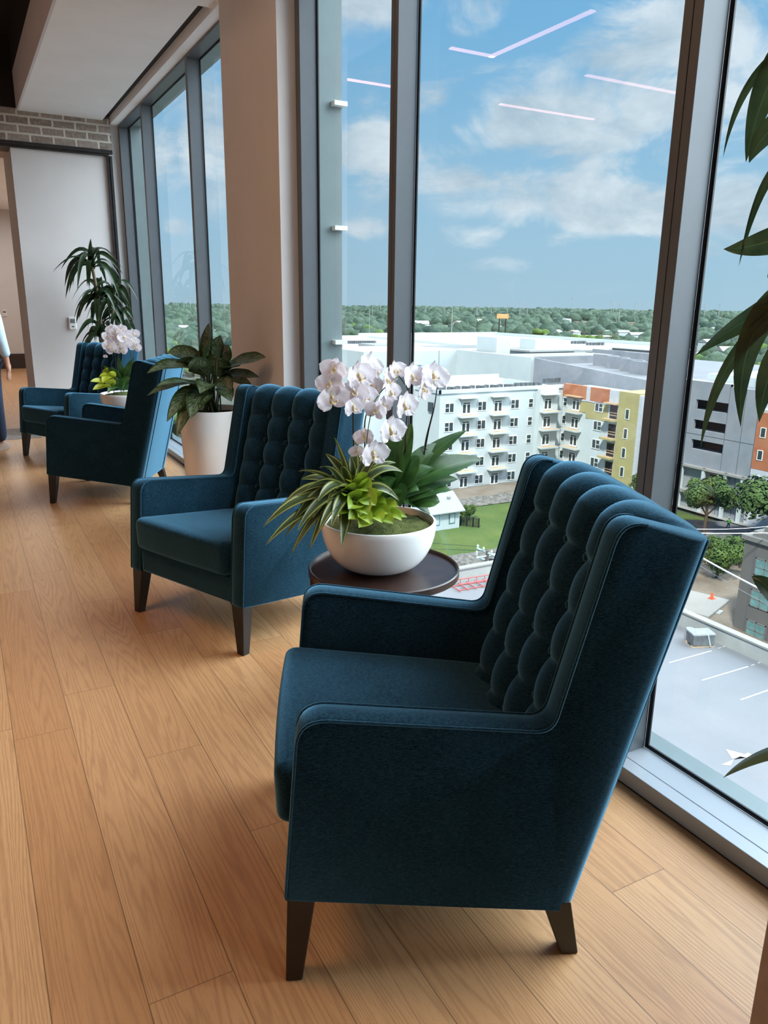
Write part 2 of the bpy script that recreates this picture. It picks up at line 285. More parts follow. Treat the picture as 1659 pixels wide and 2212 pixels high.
# ------------------------------------------------------------------ mesh helpers
def tag(o, label=None, cat=None, group=None, kind=None):
    if label: o['label'] = label
    if cat: o['category'] = cat
    if group: o['group'] = group
    if kind: o['kind'] = kind
    return o
class MB:
    def __init__(s): s.v = []; s.f = []; s.uv = {}
    def add(s, vs, fs):
        n = len(s.v); s.v += [tuple(v) for v in vs]; s.f += [tuple(i+n for i in f) for f in fs]; return s
    def box(s, x0, x1, y0, y1, z0, z1):
        return s.add([(x0, y0, z0), (x1, y0, z0), (x1, y1, z0), (x0, y1, z0), (x0, y0, z1), (x1, y0, z1), (x1, y1, z1), (x0, y1, z1)],
                     [(3, 2, 1, 0), (4, 5, 6, 7), (0, 1, 5, 4), (1, 2, 6, 5), (2, 3, 7, 6), (3, 0, 4, 7)])
    def tube(s, pts, r, n=8, cap=True):
        pts = [Vector(p) for p in pts]; rs = r if isinstance(r, (list, tuple)) else [r]*len(pts)
        base = len(s.v); prev = None
        for i, p in enumerate(pts):
            t = (pts[min(i+1, len(pts)-1)] - pts[max(i-1, 0)]).normalized()
            if prev is None:
                a = t.cross(Vector((0, 0, 1)));
                if a.length < .1: a = t.cross(Vector((1, 0, 0)))
                a.normalize()
            else: a = (prev - t*prev.dot(t)).normalized()
            prev = a; b = t.cross(a)
            for k in range(n):
                w = 2*pi*k/n; s.v.append(tuple(p + (a*cos(w) + b*sin(w))*rs[i]))
        for i in range(len(pts)-1):
            for k in range(n):
                k2 = (k+1) % n; s.f.append((base+i*n+k, base+i*n+k2, base+(i+1)*n+k2, base+(i+1)*n+k))
        if cap: s.f.append(tuple(base+k for k in reversed(range(n)))); s.f.append(tuple(base+(len(pts)-1)*n+k for k in range(n)))
        return s
    def lathe(s, prof, n=48, c=(0, 0, 0), cap=True):
        base = len(s.v)
        for r, z in prof:
            for k in range(n): w = 2*pi*k/n; s.v.append((c[0]+r*cos(w), c[1]+r*sin(w), c[2]+z))
        for i in range(len(prof)-1):
            for k in range(n):
                k2 = (k+1) % n; s.f.append((base+i*n+k, base+i*n+k2, base+(i+1)*n+k2, base+(i+1)*n+k))
        if cap: s.f.append(tuple(base+k for k in reversed(range(n)))); s.f.append(tuple(base+(len(prof)-1)*n+k for k in range(n)))
        return s
    def prism(s, poly, a, b, axis='z'):
        n = len(poly); vs = []
        for h in (a, b):
            for p in poly:
                vs.append({'z': (p[0], p[1], h), 'y': (p[0], h, p[1]), 'x': (h, p[0], p[1])}[axis])
        fs = [tuple(reversed(range(n))), tuple(range(n, 2*n))] + [(i, (i+1) % n, n+(i+1) % n, n+i) for i in range(n)]
        return s.add(vs, fs)
    def grid(s, P, nu, nv, uv=True):
        base = len(s.v)
        for j in range(nv+1):
            for i in range(nu+1):
                s.v.append(tuple(P(i/nu, j/nv)))
                if uv: s.uv[len(s.v)-1] = (i/nu, j/nv)
        for j in range(nv):
            for i in range(nu):
                a = base+j*(nu+1)+i; s.f.append((a, a+1, a+nu+2, a+nu+1))
        return s
    def mesh(s, name, m=None, smooth=0):
        me = bpy.data.meshes.new(name); me.from_pydata(s.v, [], s.f); me.update()
        if s.uv:
            u = me.uv_layers.new(name='UVMap')
            for l in me.loops: u.data[l.index].uv = s.uv.get(l.vertex_index, (0, 0))
        if m: me.materials.append(MATS[m])
        bm = bmesh.new(); bm.from_mesh(me)
        if not s.uv: bmesh.ops.recalc_face_normals(bm, faces=bm.faces)
        if smooth:
            lim = radians(smooth)
            for f in bm.faces: f.smooth = True
            for e in bm.edges:
                if len(e.link_faces) == 2 and e.calc_face_angle(0) > lim: e.smooth = False
        bm.to_mesh(me); bm.free(); return me
    def obj(s, name, m=None, parent=None, smooth=0, bev=0, seg=2):
        return mk(name, s.mesh(name, m, smooth), parent, bev, seg)
def mk(name, me, parent=None, bev=0, seg=2):
    o = bpy.data.objects.new(name, me); COL.objects.link(o)
    if parent: o.parent = parent
    if bev:
        b = o.modifiers.new('bevel', 'BEVEL'); b.width = bev; b.segments = seg; b.limit_method = 'ANGLE'; b.angle_limit = radians(40)
    return o
def box(name, m, x0, x1, y0, y1, z0, z1, parent=None, bev=0): return MB().box(x0, x1, y0, y1, z0, z1).obj(name, m, parent, 0, bev)
def st(o): o['kind'] = 'structure'; return o
def empty(name, loc=(0, 0, 0), rz=0, label=None, cat=None, group=None):
    o = bpy.data.objects.new(name, None); COL.objects.link(o); o.location = loc; o.rotation_euler = (0, 0, rz); o.empty_display_size = .1
    return tag(o, label, cat, group)
def kids(o): return [c for c in bpy.data.objects if c.parent == o]
CH = {}
def copy_tree(o, parent=None, top=True):
    c = o.copy(); COL.objects.link(c)
    if parent: c.parent = parent
    if o.name not in CH: CH[o.name] = kids(o)
    for k in CH[o.name]: copy_tree(k, c, False)
    return c
def lerp(a, b, t): return a+(b-a)*t
# ------------------------------------------------------------------ the room
XI, XG, YE, ZC = 1.785, 1.89, 9.466, 3.36
st(box('floor', 'oak_planks', -7, 1.9, -4, 19.05, -.15, 0))
st(box('trim_1', 'grey_threshold', -7, .69, 9.28, 10.06, -.01, .004))
# ceiling: white soffit beside the windows, slot, dark ceiling over the rest
c = MB().box(.80, 1.62, -4, YE, ZC, ZC+.06).box(1.70, XI, -4, YE, ZC-.03, ZC+.06).box(1.62, 1.70, 4.25, 5.60, ZC, ZC+.06).box(1.62, 1.70, -4, .8, ZC, ZC+.06)
st(c.obj('ceiling', 'ceiling_paint'))
st(MB().box(1.62, 1.70, .8, 4.25, ZC+.05, ZC+.30).box(1.62, 1.70, 5.6, YE, ZC+.05, ZC+.30).obj('trim_2', 'slot_black'))
st(box('trim_3', 'wall_paint', .78, .80, -4, YE, ZC-.004, ZC+.36))
st(MB().box(-7, .78, -4, YE, 4.05, 4.2).box(.78, 2.04, -4, 9.9, ZC+.36, 4.2).obj('ceiling_upper', 'dark_ceiling'))
# window wall: piers, floor and head lines
wr = MB().box(1.68, XG, 4.355, 5.35, 0, ZC).box(XI, XG, 0-.5, .50, 0, ZC)
for a, b in ((-4, 9.6),): wr.box(XI, 2.04, a, b, 3.40, ZC+.36)
st(wr.obj('wall_right', 'wall_paint'))
ex = MB().box(XG+.012, 2.04, 4.30, 5.41, -3, 3.7).box(XG+.012, 2.04, -.55, .52, -3, 3.7).box(XG+.012, 2.04, 9.40, 10.5, -3, 3.7).box(XG+.012, 2.04, -4.2, 10.5, 3.325, 3.7)
st(ex.obj('wall_outer_reveal', 'reveal_metal'))
st(MB().box(XG+.012, 2.04, -4, 9.6, -3, .02).obj('trim_4', 'reveal_metal'))
bx_ = [gy(722, 225, 4.298), gy(722, 493, 4.298), gy(722, 739, 4.298)]
br = MB()
for p in bx_: br.box(1.975, 2.055, 4.255, 4.30, p.z-.012, p.z+.012)
st(br.obj('trim_5', 'bracket_white'))
def window(n, y0, y1, mulls):
    r = st(empty('window_%d' % n, (0, 0, 0)))
    s = MB().box(1.73, 1.783, y0, y1, .008, .063).box(1.7845, 1.882, y0, y1, .002, .063); s.obj('sill', 'sill_grey', r, 0, .002)
    MB().box(1.735, 1.78, y0, y1, 0, .0085).obj('toe_gap', 'gasket', r)
    f = MB().box(XI, 1.882, y0, y1, 3.31, 3.40)
    edges = [(y0, y0+.065)] + mulls + [(y1-.065, y1)]
    for a, b in (edges[0], edges[-1]): f.box(XI, 1.882, a, b, .0635, 3.31)
    f.obj('frame', 'mullion_grey', r, 0, .0015)
    for a, b in mulls:
        m = (a+b)/2; g = MB().box(XI, 1.882, a, m-.0015, .0635, 3.31).box(XI, 1.882, m+.0015, b, .0635, 3.31).box(XI+.004, 1.88, m-.002, m+.002, .0635, 3.31)
        g.obj('mullion', 'mullion_grey', r, 0, .0015)
    for (a0, a1), (b0, b1) in zip(edges[:-1], edges[1:]):
        g = MB()
        for k, (xx, w) in enumerate(((1.882, .006), (1.886, .012))):
            x2 = xx+.004 if k == 0 else XG+.002
            g.box(xx, x2, a1, a1+w, .0635, 3.31).box(xx, x2, b0-w, b0, .0635, 3.31).box(xx, x2, a1, b0, .0635, .0635+w).box(xx, x2, a1, b0, 3.31-w, 3.31)
        g.obj('gasket', 'gasket', r)
        MB().box(XG, XG+.010, a1-.01, b0+.01, .05, 3.32).obj('pane', 'window_glass', r)
window(1, .50, 4.355, [(1.589, 1.654), (3.204, 3.267)])
window(2, 5.35, YE, [(6.55, 6.61), (8.25, 8.31)])
window(3, -4.0, -.5, [(-2.3, -2.24)])
# end wall with brick band, lintel and the opening to the next room
ew = MB().box(.69, 1.90, YE, 10.61, 0, 4.2)
st(ew.obj('wall_far', 'wall_paint'))
st(MB().box(-7, .69, YE+.03, 10.61, 3.07, 4.2).box(1.70, XI, YE-.002, YE+.01, 0, ZC).obj('wall_far_upper', 'wall_paint'))
st(MB().box(-7, 1.70, YE-.05, YE+.02, 3.068, 3.38).obj('wall_brick', 'grey_brick'))
st(MB().box(-7, .78, YE-.045, YE+.02, 3.381, 4.05).obj('trim_8', 'dark_ceiling'))
li = MB().box(-7, 1.66, YE-.045, YE+.3, 3.01, 3.068).box(-7, 1.70, YE-.065, YE-.02, 3.03, 3.068)
st(li.obj('trim_6', 'dark_steel'))
st(MB().box(1.64, 1.665, YE-.035, YE, 0, 3.01).box(1.67, 1.695, YE-.045, YE, 0, 3.01).box(1.660, 1.675, YE-.02, YE, 0, 3.01).obj('trim_7', 'dark_steel'))
st(box('wall_next_room', 'wall_paint', -7, 1.9, 19.05, 19.2, 0, 3.5))
st(box('baseboard_next_room', 'brown_base', -7, 1.8, 19.02, 19.06, 0, .32))
st(box('ceiling_next_room', 'ceiling_paint', -7, 1.9, 10.61, 19.2, 3.31, 3.4))
st(box('wall_next_room_right', 'wall_paint', 1.8, 1.9, 10.61, 19.05, 0, 3.31))
st(box('wall_left', 'wall_paint', -7.1, -7, -4, 19.2, 0, 4.2)); st(box('wall_back', 'wall_paint', -7, 2.0, -4.1, -4, 0, 4.2))
# linear lamps hung below the dark ceiling (their reflections cross the panes)
def linear(segs, label):
    r = empty('linear_light', (segs[0][0], segs[0][1], 3.75), 0, label, 'ceiling light', 'linear ceiling lights')
    h, d = MB(), MB()
    ox, oy = segs[0][0], segs[0][1]
    for x0, y0, x1, y1 in segs:
        a, b = sorted((x0-ox, x1-ox)); c_, e = sorted((y0-oy, y1-oy)); w = .03
        h.box(a-w, b+w, c_-w, e+w, .012, .08); d.box(a-w+.004, b+w-.004, c_-w+.004, e+w-.004, 0, .0125)
    h.obj('housing', 'dark_steel', r); d.obj('diffuser', 'led_diffuser', r)
    for x0, y0, x1, y1 in segs: MB().tube([((x0+x1)/2-ox, (y0+y1)/2-oy, .08), ((x0+x1)/2-ox, (y0+y1)/2-oy, .30)], .004, 6).obj('hanger', 'dark_steel', r)
linear([(-0.494, 6.642, -0.932, 6.642), (-0.932, 6.642, -0.932, 5.316)], 'L-shaped slim linear light reflected as a pink angled streak high in the wide pane')
linear([(-0.092, 8.051, -0.624, 8.051)], 'short slim linear light reflected as a pink streak in the narrow pane beside the column')
linear([(-2.104, 8.051, -3.502, 8.051)], 'straight slim linear light reflected as a lower pink streak in front of the big cloud')
linear([(-2.14, 6.654, -3.395, 6.654)], 'straight slim linear light reflected as a faint streak touching the right brown mullion')
def thermostat(loc, label):
    r = empty('thermostat', loc, 0, label, 'thermostat', 'wall thermostats')
    MB().box(-.04, .04, -.022, 0, -.07, .07).obj('housing', 'thermostat_white', r, 0, .008)
    MB().box(-.025, .025, -.024, -.02, 0, .045).obj('display', 'screen_grey', r)
    MB().box(-.012, .012, -.024, -.02, -.045, -.03).obj('button', 'screen_grey', r)
thermostat((1.14, YE, 1.24), 'white wall thermostat with grey display on the white panel wall beside the tall dracaena')
thermostat((.93, 19.05, 1.19), 'small white thermostat on the far white wall of the next room beside the person')
# ------------------------------------------------------------------ armchairs
CW, CT, CK = .7753, .0772, -.048
def fillet(poly, rad, n=7):
    out = []; m = len(poly)
    for i in range(m):
        p = Vector(poly[i]); r = rad[i]
        if r <= 0: out.append(tuple(p)); continue
        a = (Vector(poly[i-1])-p); b = (Vector(poly[(i+1) % m])-p); la, lb = a.length, b.length; a.normalize(); b.normalize()
        ang = a.angle(b); d = min(r/math.tan(ang/2), la*.48, lb*.48); p0, p1 = p+a*d, p+b*d
        for k in range(n+1):
            t = k/n; q = p0*(1-t)**2 + p*2*t*(1-t) + p1*t*t; out.append(tuple(q))
    return out
SPROF = fillet([(-.380, .222), (-.345, .670), (.204, .603), (.317, 1.082), (.527, 1.030), (.297, .127)], [.02, .062, .045, .055, .006, .012])
def rear_w(p):   # how much a profile point belongs to the back edge
    y, z = p; yr = .297 + (z-.127)*(.527-.297)/(1.030-.127); return max(0, 1-(yr-y)/.03)
def side_panel(sg):
    mb = MB(); n = len(SPROF); layers = []; r = .05
    ss = [0, .003, .008, .015, .024, .036, .05, CT-.006, CT-.002, CT]
    c = Vector((0, .55)); nrm = []
    for i in range(n):
        t = Vector(SPROF[(i+1) % n]) - Vector(SPROF[i-1]); nrm.append(Vector((-t.y, t.x)).normalized())
    for s in ss:
        base = len(mb.v); e = min(s, CT-s); ins = .004*(1-min(1, e/.008))**2 - .004*sin(pi*s/CT)
        for i, (y, z) in enumerate(SPROF):
            w = min(1, rear_w((y, z))); q = Vector((y, z)) + (-nrm[i])*ins*-1*(1-w)*-1
            yy = q.x; zz = q.y
            if s < r: yy -= w*(r - sqrt(max(0, r*r-(r-s)**2)))
            x = CW/2 - s + CK*y; mb.v.append((sg*x, yy, zz))
        layers.append(base)
    for a, b in zip(layers[:-1], layers[1:]):
        for i in range(n): j = (i+1) % n; mb.f.append((a+i, a+j, b+j, b+i))
    mb.f.append(tuple(range(n))); mb.f.append(tuple(reversed([layers[-1]+i for i in range(n)])))
    return mb
def piping(sg, inner):
    mb = MB(); i0 = 3; pts = []
    for (y, z) in SPROF[4:]:
        if y > .47 and z > .9: break
        if z < 1.03 and y > .28 and y > .297+(z-.127)*.2547-.01: break
        x = CW/2 + CK*y - ((CT-.001) if inner else .001); pts.append((sg*x, y, z))
    return mb.tube(pts, .0034, 6)
PATH = []
def back_path():
    L = []
    for k in range(40): z = .385+k*(.985-.385)/39; L.append(Vector((.082+.28*z, z)))
    a = L[-1]
    P1, P2, P3 = Vector((.375, 1.055)), Vector((.42, 1.075)), Vector((.522, 1.030))
    for k in range(1, 25):
        t = k/24; L.append(a*(1-t)**3 + P1*3*t*(1-t)**2 + P2*3*t*t*(1-t) + P3*t**3)
    return L
BP = back_path()
ROWS = [.449, .568, .687, .806, .925]; COLW = .1475
def bp(v):
    f = v*(len(BP)-1); i = min(int(f), len(BP)-2); t = f-i; p = BP[i]*(1-t)+BP[i+1]*t; d = (BP[i+1]-BP[i]).normalized(); return p, Vector((-d.y, d.x))
def backrest_mb():
    hw = 2*COLW
    def P(u, v):
        x = lerp(-hw, hw, u); p, nr = bp(v)
        f = (x+hw)/COLW; f -= math.floor(f-1e-9) if u < 1 else math.floor(f-1e-9)
        f = min(max(f, 0), 1); cu = max(0, sin(pi*f))**.55; z = p.y; g = 1.0
        if v < .66:
            k = (z-ROWS[0])/.119; gf = k-math.floor(k)
            if z <= ROWS[-1]+.001: g = .62+.38*max(0, sin(pi*gf))**.55
            else: g = 1-.38*exp(-((z-ROWS[-1])/.018)**2)
        amp = .046 if v < .7 else .046*(1-(v-.7)/.3*.85)
        h = amp*cu*g
        for r in ROWS:
            for cx in (-COLW, 0, COLW):
                d2 = (x-cx)**2+(z-r)**2
                if d2 < .006 and v < .66: h = h*(1-.75*exp(-d2/.0007)) - .006*exp(-d2/.0004)
        edge = min(1, (hw-abs(x))/.012)
        return (x*(1+CK*0), p.x+nr.x*h, p.y+nr.y*h - (1-edge)*.0)
    return MB().grid(P, 96, 128)
def seat_mb():
    hw = CW/2-CT+.014; prof = fillet([(-.400, .352), (-.405, .508), (.24, .428), (.235, .31)], [.03, .035, .02, .01], 6)
    cy, cz = -.09, .41; mb = MB(); n = len(prof); r = .035; ls = []
    xs = [-hw + r*(1-cos(pi/2*k/6)) for k in range(7)] + [lerp(-hw+r, hw-r, k/12) for k in range(1, 12)] + [hw - r*(1-cos(pi/2*k/6)) for k in range(6, -1, -1)]
    for x in xs:
        e = max(0, abs(x)-(hw-r))/r; d = r*(1-sqrt(max(0, 1-e*e))); ls.append(len(mb.v))
        for y, z in prof:
            yy = cy+(y-cy)*(1-d/.31*.9); zz = cz+(z-cz)*(1-d/.08*.9)
            if z > cz: zz += .012*(1-(x/hw)**2)*(1-((y-cy)/.33)**2)
            if y < -.39: yy -= .008*(1-(x/hw)**2)
            mb.v.append((x - (0 if y < 0 else 0), yy, zz))
    for a, b in zip(ls[:-1], ls[1:]):
        for i in range(n): j = (i+1) % n; mb.f.append((a+i, a+j, b+j, b+i))
    mb.f.append(tuple(range(n))); mb.f.append(tuple(ls[-1]+i for i in reversed(range(n)))); return mb
def taper(t, b, zt, zb=0):  # t,b = (x0,x1,y0,y1)
    return MB().add([(b[0], b[2], zb), (b[1], b[2], zb), (b[1], b[3], zb), (b[0], b[3], zb), (t[0], t[2], zt), (t[1], t[2], zt), (t[1], t[3], zt), (t[0], t[3], zt)],
                    [(3, 2, 1, 0), (4, 5, 6, 7), (0, 1, 5, 4), (1, 2, 6, 5), (2, 3, 7, 6), (3, 0, 4, 7)])
def make_chair():
    t = empty('wingback_armchair')
    for sg in (1, -1):
        s = side_panel(sg).obj('side_panel', 'teal_velvet', t, 50)
        p = MB(); a = piping(sg, False); b = piping(sg, True); p.v = a.v; p.f = a.f; p.add(b.v, b.f); p.obj('piping', 'teal_velvet', s, 60)
    b = backrest_mb().obj('backrest', 'teal_velvet', t, 80)
    bt = MB().lathe([(.0012, .0085), (.006, .0075), (.0105, .004), (.0125, -.002), (.008, -.007)], 16).mesh('button', 'teal_velvet', 60)
    for r in ROWS:
        for cx in (-COLW, 0, COLW):
            p = Vector((.082+.28*r, r)); q = mk('button', bt, b); nr = Vector((-.963, .27)); q.location = (cx, p.x+nr.x*.010, p.y+nr.y*.010)
            q.rotation_euler = Vector((0, -.963, .27)).to_track_quat('Z', 'Y').to_euler()
    hb = CW/2-.03
    bk_ = MB().prism([(.5245, 1.029), (.47, 1.03), (.24, .14), (.2945, .129)], -hb+.012, hb-.012, 'x').obj('back_panel', 'teal_velvet', t, 30, .006)
    for sx in (-.27, .27): MB().tube([(sx, .526, 1.02), (sx, .299, .14)], .0028, 6).obj('seam', 'teal_velvet', bk_, 60)
    seat_mb().obj('seat_cushion', 'teal_velvet', t, 50)
    hi = CW/2-CT+.016
    MB().prism([(-.372, .226), (-.368, .350), (.26, .32), (.28, .137)], -hi, hi, 'x').obj('seat_rail', 'teal_velvet', t, 30, .01)
    for sg in (1, -1):
        o = lambda q: (min(sg*q[0], sg*q[1]), max(sg*q[0], sg*q[1]), q[2], q[3])
        taper(o((.325, .400, -.376, -.312)), o((.362, .402, -.384, -.346)), .232).obj('leg', 'dark_leg', t, 0, .004)
        taper(o((.315, .372, .215, .283)), o((.330, .372, .270, .312)), .150).obj('leg', 'dark_leg', t, 0, .004)
    return t
ch = make_chair(); G = 'matching teal wingback armchairs along the windows'
spots = [((1.002, 1.550), -1.985, 'nearest teal velvet wingback armchair, its dark side and tufted back turned to the camera'),
         ((1.127, 3.505), -1.162, 'teal velvet wingback armchair facing the camera behind the small round table with orchids'),
         ((.989, 6.331), -2.053, 'teal velvet wingback armchair beside the tall white planter, its back lit bright blue'),
         ((.948, 8.082), -1.100, 'farthest teal velvet wingback armchair standing by the white wall under the tall dracaena')]
first = ch
for i, ((x, y), a, lb) in enumerate(spots):
    c = ch if i == 0 else copy_tree(ch)
    tag(c, lb, 'armchair', G); c.location = (x, y, 0); c.rotation_euler = (0, 0, a)
# ------------------------------------------------------------------ side tables
def make_table(loc, label):
    t = empty('side_table', loc, 0, label, 'side table', 'round side tables'); R_ = .294
    MB().lathe([(.001, .478), (R_-.012, .478), (R_, .484), (R_, .508), (R_-.004, .512), (R_-.010, .509), (R_-.012, .500), (.001, .500)], 72, cap=False).obj('table_top', 'table_wood', t, 40)
    for k in range(3):
        a = radians(151.4+120*k); rr_ = R_-.026
        l = MB().box(-.020, .020, -.015, .015, 0, .4835).obj('leg', 'table_wood', t, 0, .002); l.location = (rr_*cos(a), rr_*sin(a), 0); l.rotation_euler = (0, 0, a)
        l = MB().box(.0, rr_-.02, -.011, .011, .445, .477).obj('cross_rail', 'table_wood', t, 0, .002); l.rotation_euler = (0, 0, a)
    return t
TC = Vector((1.357, 2.484, 0)); TF = Vector((1.262, 7.16, 0))
make_table(TC, 'dark walnut round side table with raised rim between the two nearest armchairs')
make_table(TF, 'dark round side table under the far orchid bowl, hidden behind the bright-backed armchair')
# ------------------------------------------------------------------ leaves and flowers
def bez(a, b, c, t): return a*(1-t)**2 + b*2*t*(1-t) + c*t*t
def leaf(mb, a, b, c, w, fold=.22, kind='strap', n=12, twist=0.0, wave=0.0):
    a, b, c = Vector(a), Vector(b), Vector(c); ph = random.random()*6
    # blades roll to one side as they hang; most show their face to the room
    s0 = (c-a).cross(Vector((0, 0, 1))); roll = random.uniform(.35, 1.0) if random.random() < .8 else -.3
    if s0.length > 1e-4:
        s0.normalize(); dd = (c-a).normalized(); fp = (Matrix.Rotation(roll, 3, dd) @ s0).cross(dd).dot(Vector((-.48, -.88, .2))); fm = (Matrix.Rotation(-roll, 3, dd) @ s0).cross(dd).dot(Vector((-.48, -.88, .2)))
        twist = twist*.3 + (roll if abs(fp) > abs(fm) else -roll)
    def prof(t):
        if kind == 'strap': return min(1, .35+t*4)*(1-t**2.6)*1.0+.01
        if kind == 'oval': return (sin(pi*min(1, t**.8))**.85)*(1 if t < .5 else 1)+.03*(1-t)
        return max(.02, sin(pi*t**.6))
    def P(u, v):
        p = bez(a, b, c, v); d = ((b-a)*(1-v)+(c-b)*v)
        if d.length < 1e-6: d = Vector((0, 0, 1))
        d.normalize(); s = d.cross(Vector((0, 0, 1)))
        if s.length < .15: s = (c-a).cross(Vector((0, 0, 1)))
        if s.length < 1e-4: s = Vector((1, 0, 0))
        s.normalize()
        if twist: s = Matrix.Rotation(twist*(.4+.6*v), 3, d) @ s
        nr = s.cross(d); k = (u-.5)*2; ww = w*.5*prof(v)
        return p + s*k*ww + nr*(abs(k)**1.2*fold*ww*2 + wave*w*sin(v*17+ph+k)*abs(k))
    mb.grid(P, 4, n); return mb
def bloom_mb(seed=0):
    rnd = random.Random(seed); mb = MB()
    def pet(ang, L, Wd, tilt, cup, z0=0.0, round_=1.0):
        ca, sa = cos(ang), sin(ang)
        def P(u, v):
            k = (u-.5)*2; prof = sin(pi*min(1, .04+.96*v)**(.72 if round_ > .5 else .9))**(.55 if round_ > .5 else .8)
            x = k*Wd*.5*max(prof, .12 if v < .5 else 0); r = v*L
            z = z0 + tilt*r + cup*(k*k)*Wd*.3*prof - .25*r*r/L + .0016*sin(9*v+4*k+seed)
            return Vector((r*ca - x*sa, z, r*sa + x*ca))
        mb.grid(P, 6, 8)
    for a in (90, 214, 326): pet(radians(a), .036, .027, -.06, .10, .002, 0)
    for a in (8, 172): pet(radians(a), .043, .050, -.02+.05*rnd.random(), .12, -.002, 1)
    return mb
def lip_mb():
    mb = MB()
    mb.lathe([(.001, 0), (.005, .002), (.006, .006), (.003, .011), (.001, .012)], 8, (0, 0, 0))
    for s in (-1, 1):
        def P(u, v, s=s): return Vector((s*(.004+.010*v), -.008-.008*sin(pi*v), -.006+.014*v*(u-.2)))
        mb.grid(P, 3, 4)
    def Q(u, v): return Vector(((u-.5)*.012*(1-v*.6), -.006-.014*v, -.006-.012*v+.006*v*v))
    mb.grid(Q, 3, 5); return mb
BL = [bloom_mb(s).mesh('orchid_bloom', 'orchid_petal', 60) for s in (1, 5, 9)]; LP_ = lip_mb().mesh('lip', 'orchid_lip', 60)
def bloom(root, p, face, size=1.0, roll=0.0, k=0):
    q = mk('orchid_bloom', BL[k % 3], root); q.location = p; f = Vector(face).normalized()
    # local -Y looks out of the flower
    y = -f; x = y.cross(Vector((0, 0, 1))).normalized(); z = x.cross(y)
    m = Matrix((x, y, z)).transposed() @ Matrix.Rotation(roll, 3, 'Y'); q.rotation_euler = m.to_euler(); q.scale = (size,)*3
    l = mk('lip', LP_, q); l.location = (0, -.003, 0); l.scale = (.72,)*3
BOWL_R = .222
def bowl_mb(R=.222, h=.195):
    pr = [(.001, 0), (.065, 0), (.085, .006)]
    for k in range(1, 15):
        a = k/14*pi/2; pr.append((.085+(R-.085)*sin(a)**.8, .006+(h-.006)*(1-cos(a))**.9 if k < 14 else h))
    pr += [(R-.002, h+.003), (R-.010, h+.003), (R-.014, h-.004), (R-.022, h-.04), (.001, h-.045)]
    return MB().lathe(pr, 72, cap=False)
def moss_mb(R, h, seed):
    def P(u, v):
        a = u*2*pi; r = v*(R-.017); x, y = r*cos(a), r*sin(a)
        return Vector((x, y, h-.022+.030*(1-v*v)+.010*noise.noise(Vector((x*22, y*22, seed)))+.006*noise.noise(Vector((x*70, y*70, seed)))))
    return MB().grid(P, 64, 14, uv=False)
random.seed(4)
def ptn(px, py, y): p = gy(px, py, y); return p
# near bowl -------------------------------------------------------
BC = Vector((1.340, 2.500, .5005))
root = empty('orchid_bowl', BC, 0, 'white bowl of white orchids and striped leaves on the nearest round table', 'potted plant', 'orchid bowls')
bowl_mb().obj('bowl', 'pot_white', root, 50); moss_mb(.222, .195, 3).obj('moss', 'moss', root, 70)
def stem_to(root, a, pts, r=.0035, m='stem_dark', name='orchid_stem'):
    mb = MB(); P = [Vector(a)]+[Vector(p) for p in pts]; out = []
    for i in range(len(P)-1):
        for k in range(5):
            t = k/5; p0 = P[max(i-1, 0)]; p1 = P[i]; p2 = P[i+1]; p3 = P[min(i+2, len(P)-1)]
            out.append(.5*((2*p1)+(p2-p0)*t+(2*p0-5*p1+4*p2-p3)*t*t+(3*p1-p0-3*p2+p3)*t**3))
    out.append(P[-1]); mb.tube(out, [lerp(r, r*.6, i/(len(out)-1)) for i in range(len(out))], 7); return mb.obj(name, m, root, 60)
L_ = lambda px, py, dy: gy(px, py, BC.y+dy) - BC      # a point in the bowl's own space, dy metres behind its middle
s1 = stem_to(root, L_(768, 1040, .02), [L_(764, 960, .02), L_(763, 890, .0), L_(768, 850, 0), L_(800, 815, 0)])
s2 = stem_to(root, L_(872, 1095, .03), [L_(874, 1000, .03), L_(879, 900, .04), L_(884, 850, .04), L_(862, 812, .03)])
s3 = stem_to(root, L_(886, 1095, .07), [L_(910, 1010, .08), L_(926, 930, .08), L_(938, 880, .08), L_(945, 830, .08)])
s4 = stem_to(root, L_(895, 1092, .09), [L_(922, 1050, .09), L_(925, 980, .09), L_(918, 960, .09), L_(935, 890, .08)])
s5 = stem_to(root, L_(790, 1060, .08), [L_(788, 960, .08), L_(790, 900, .06), L_(812, 850, .05)])
s6 = stem_to(root, L_(745, 850, .0), [L_(740, 835, 0), L_(728, 822, 0), L_(715, 812, -.01)], .002, 'stem_green', 'flower_spur')
s7 = stem_to(root, L_(800, 815, 0), [L_(780, 835, 0), L_(745, 850, 0)], .0025, 'stem_green', 'flower_spur')
s8 = stem_to(root, L_(862, 812, .03), [L_(820, 850, 0), L_(800, 900, -.03), L_(790, 970, -.04)], .0025, 'stem_green', 'flower_spur')
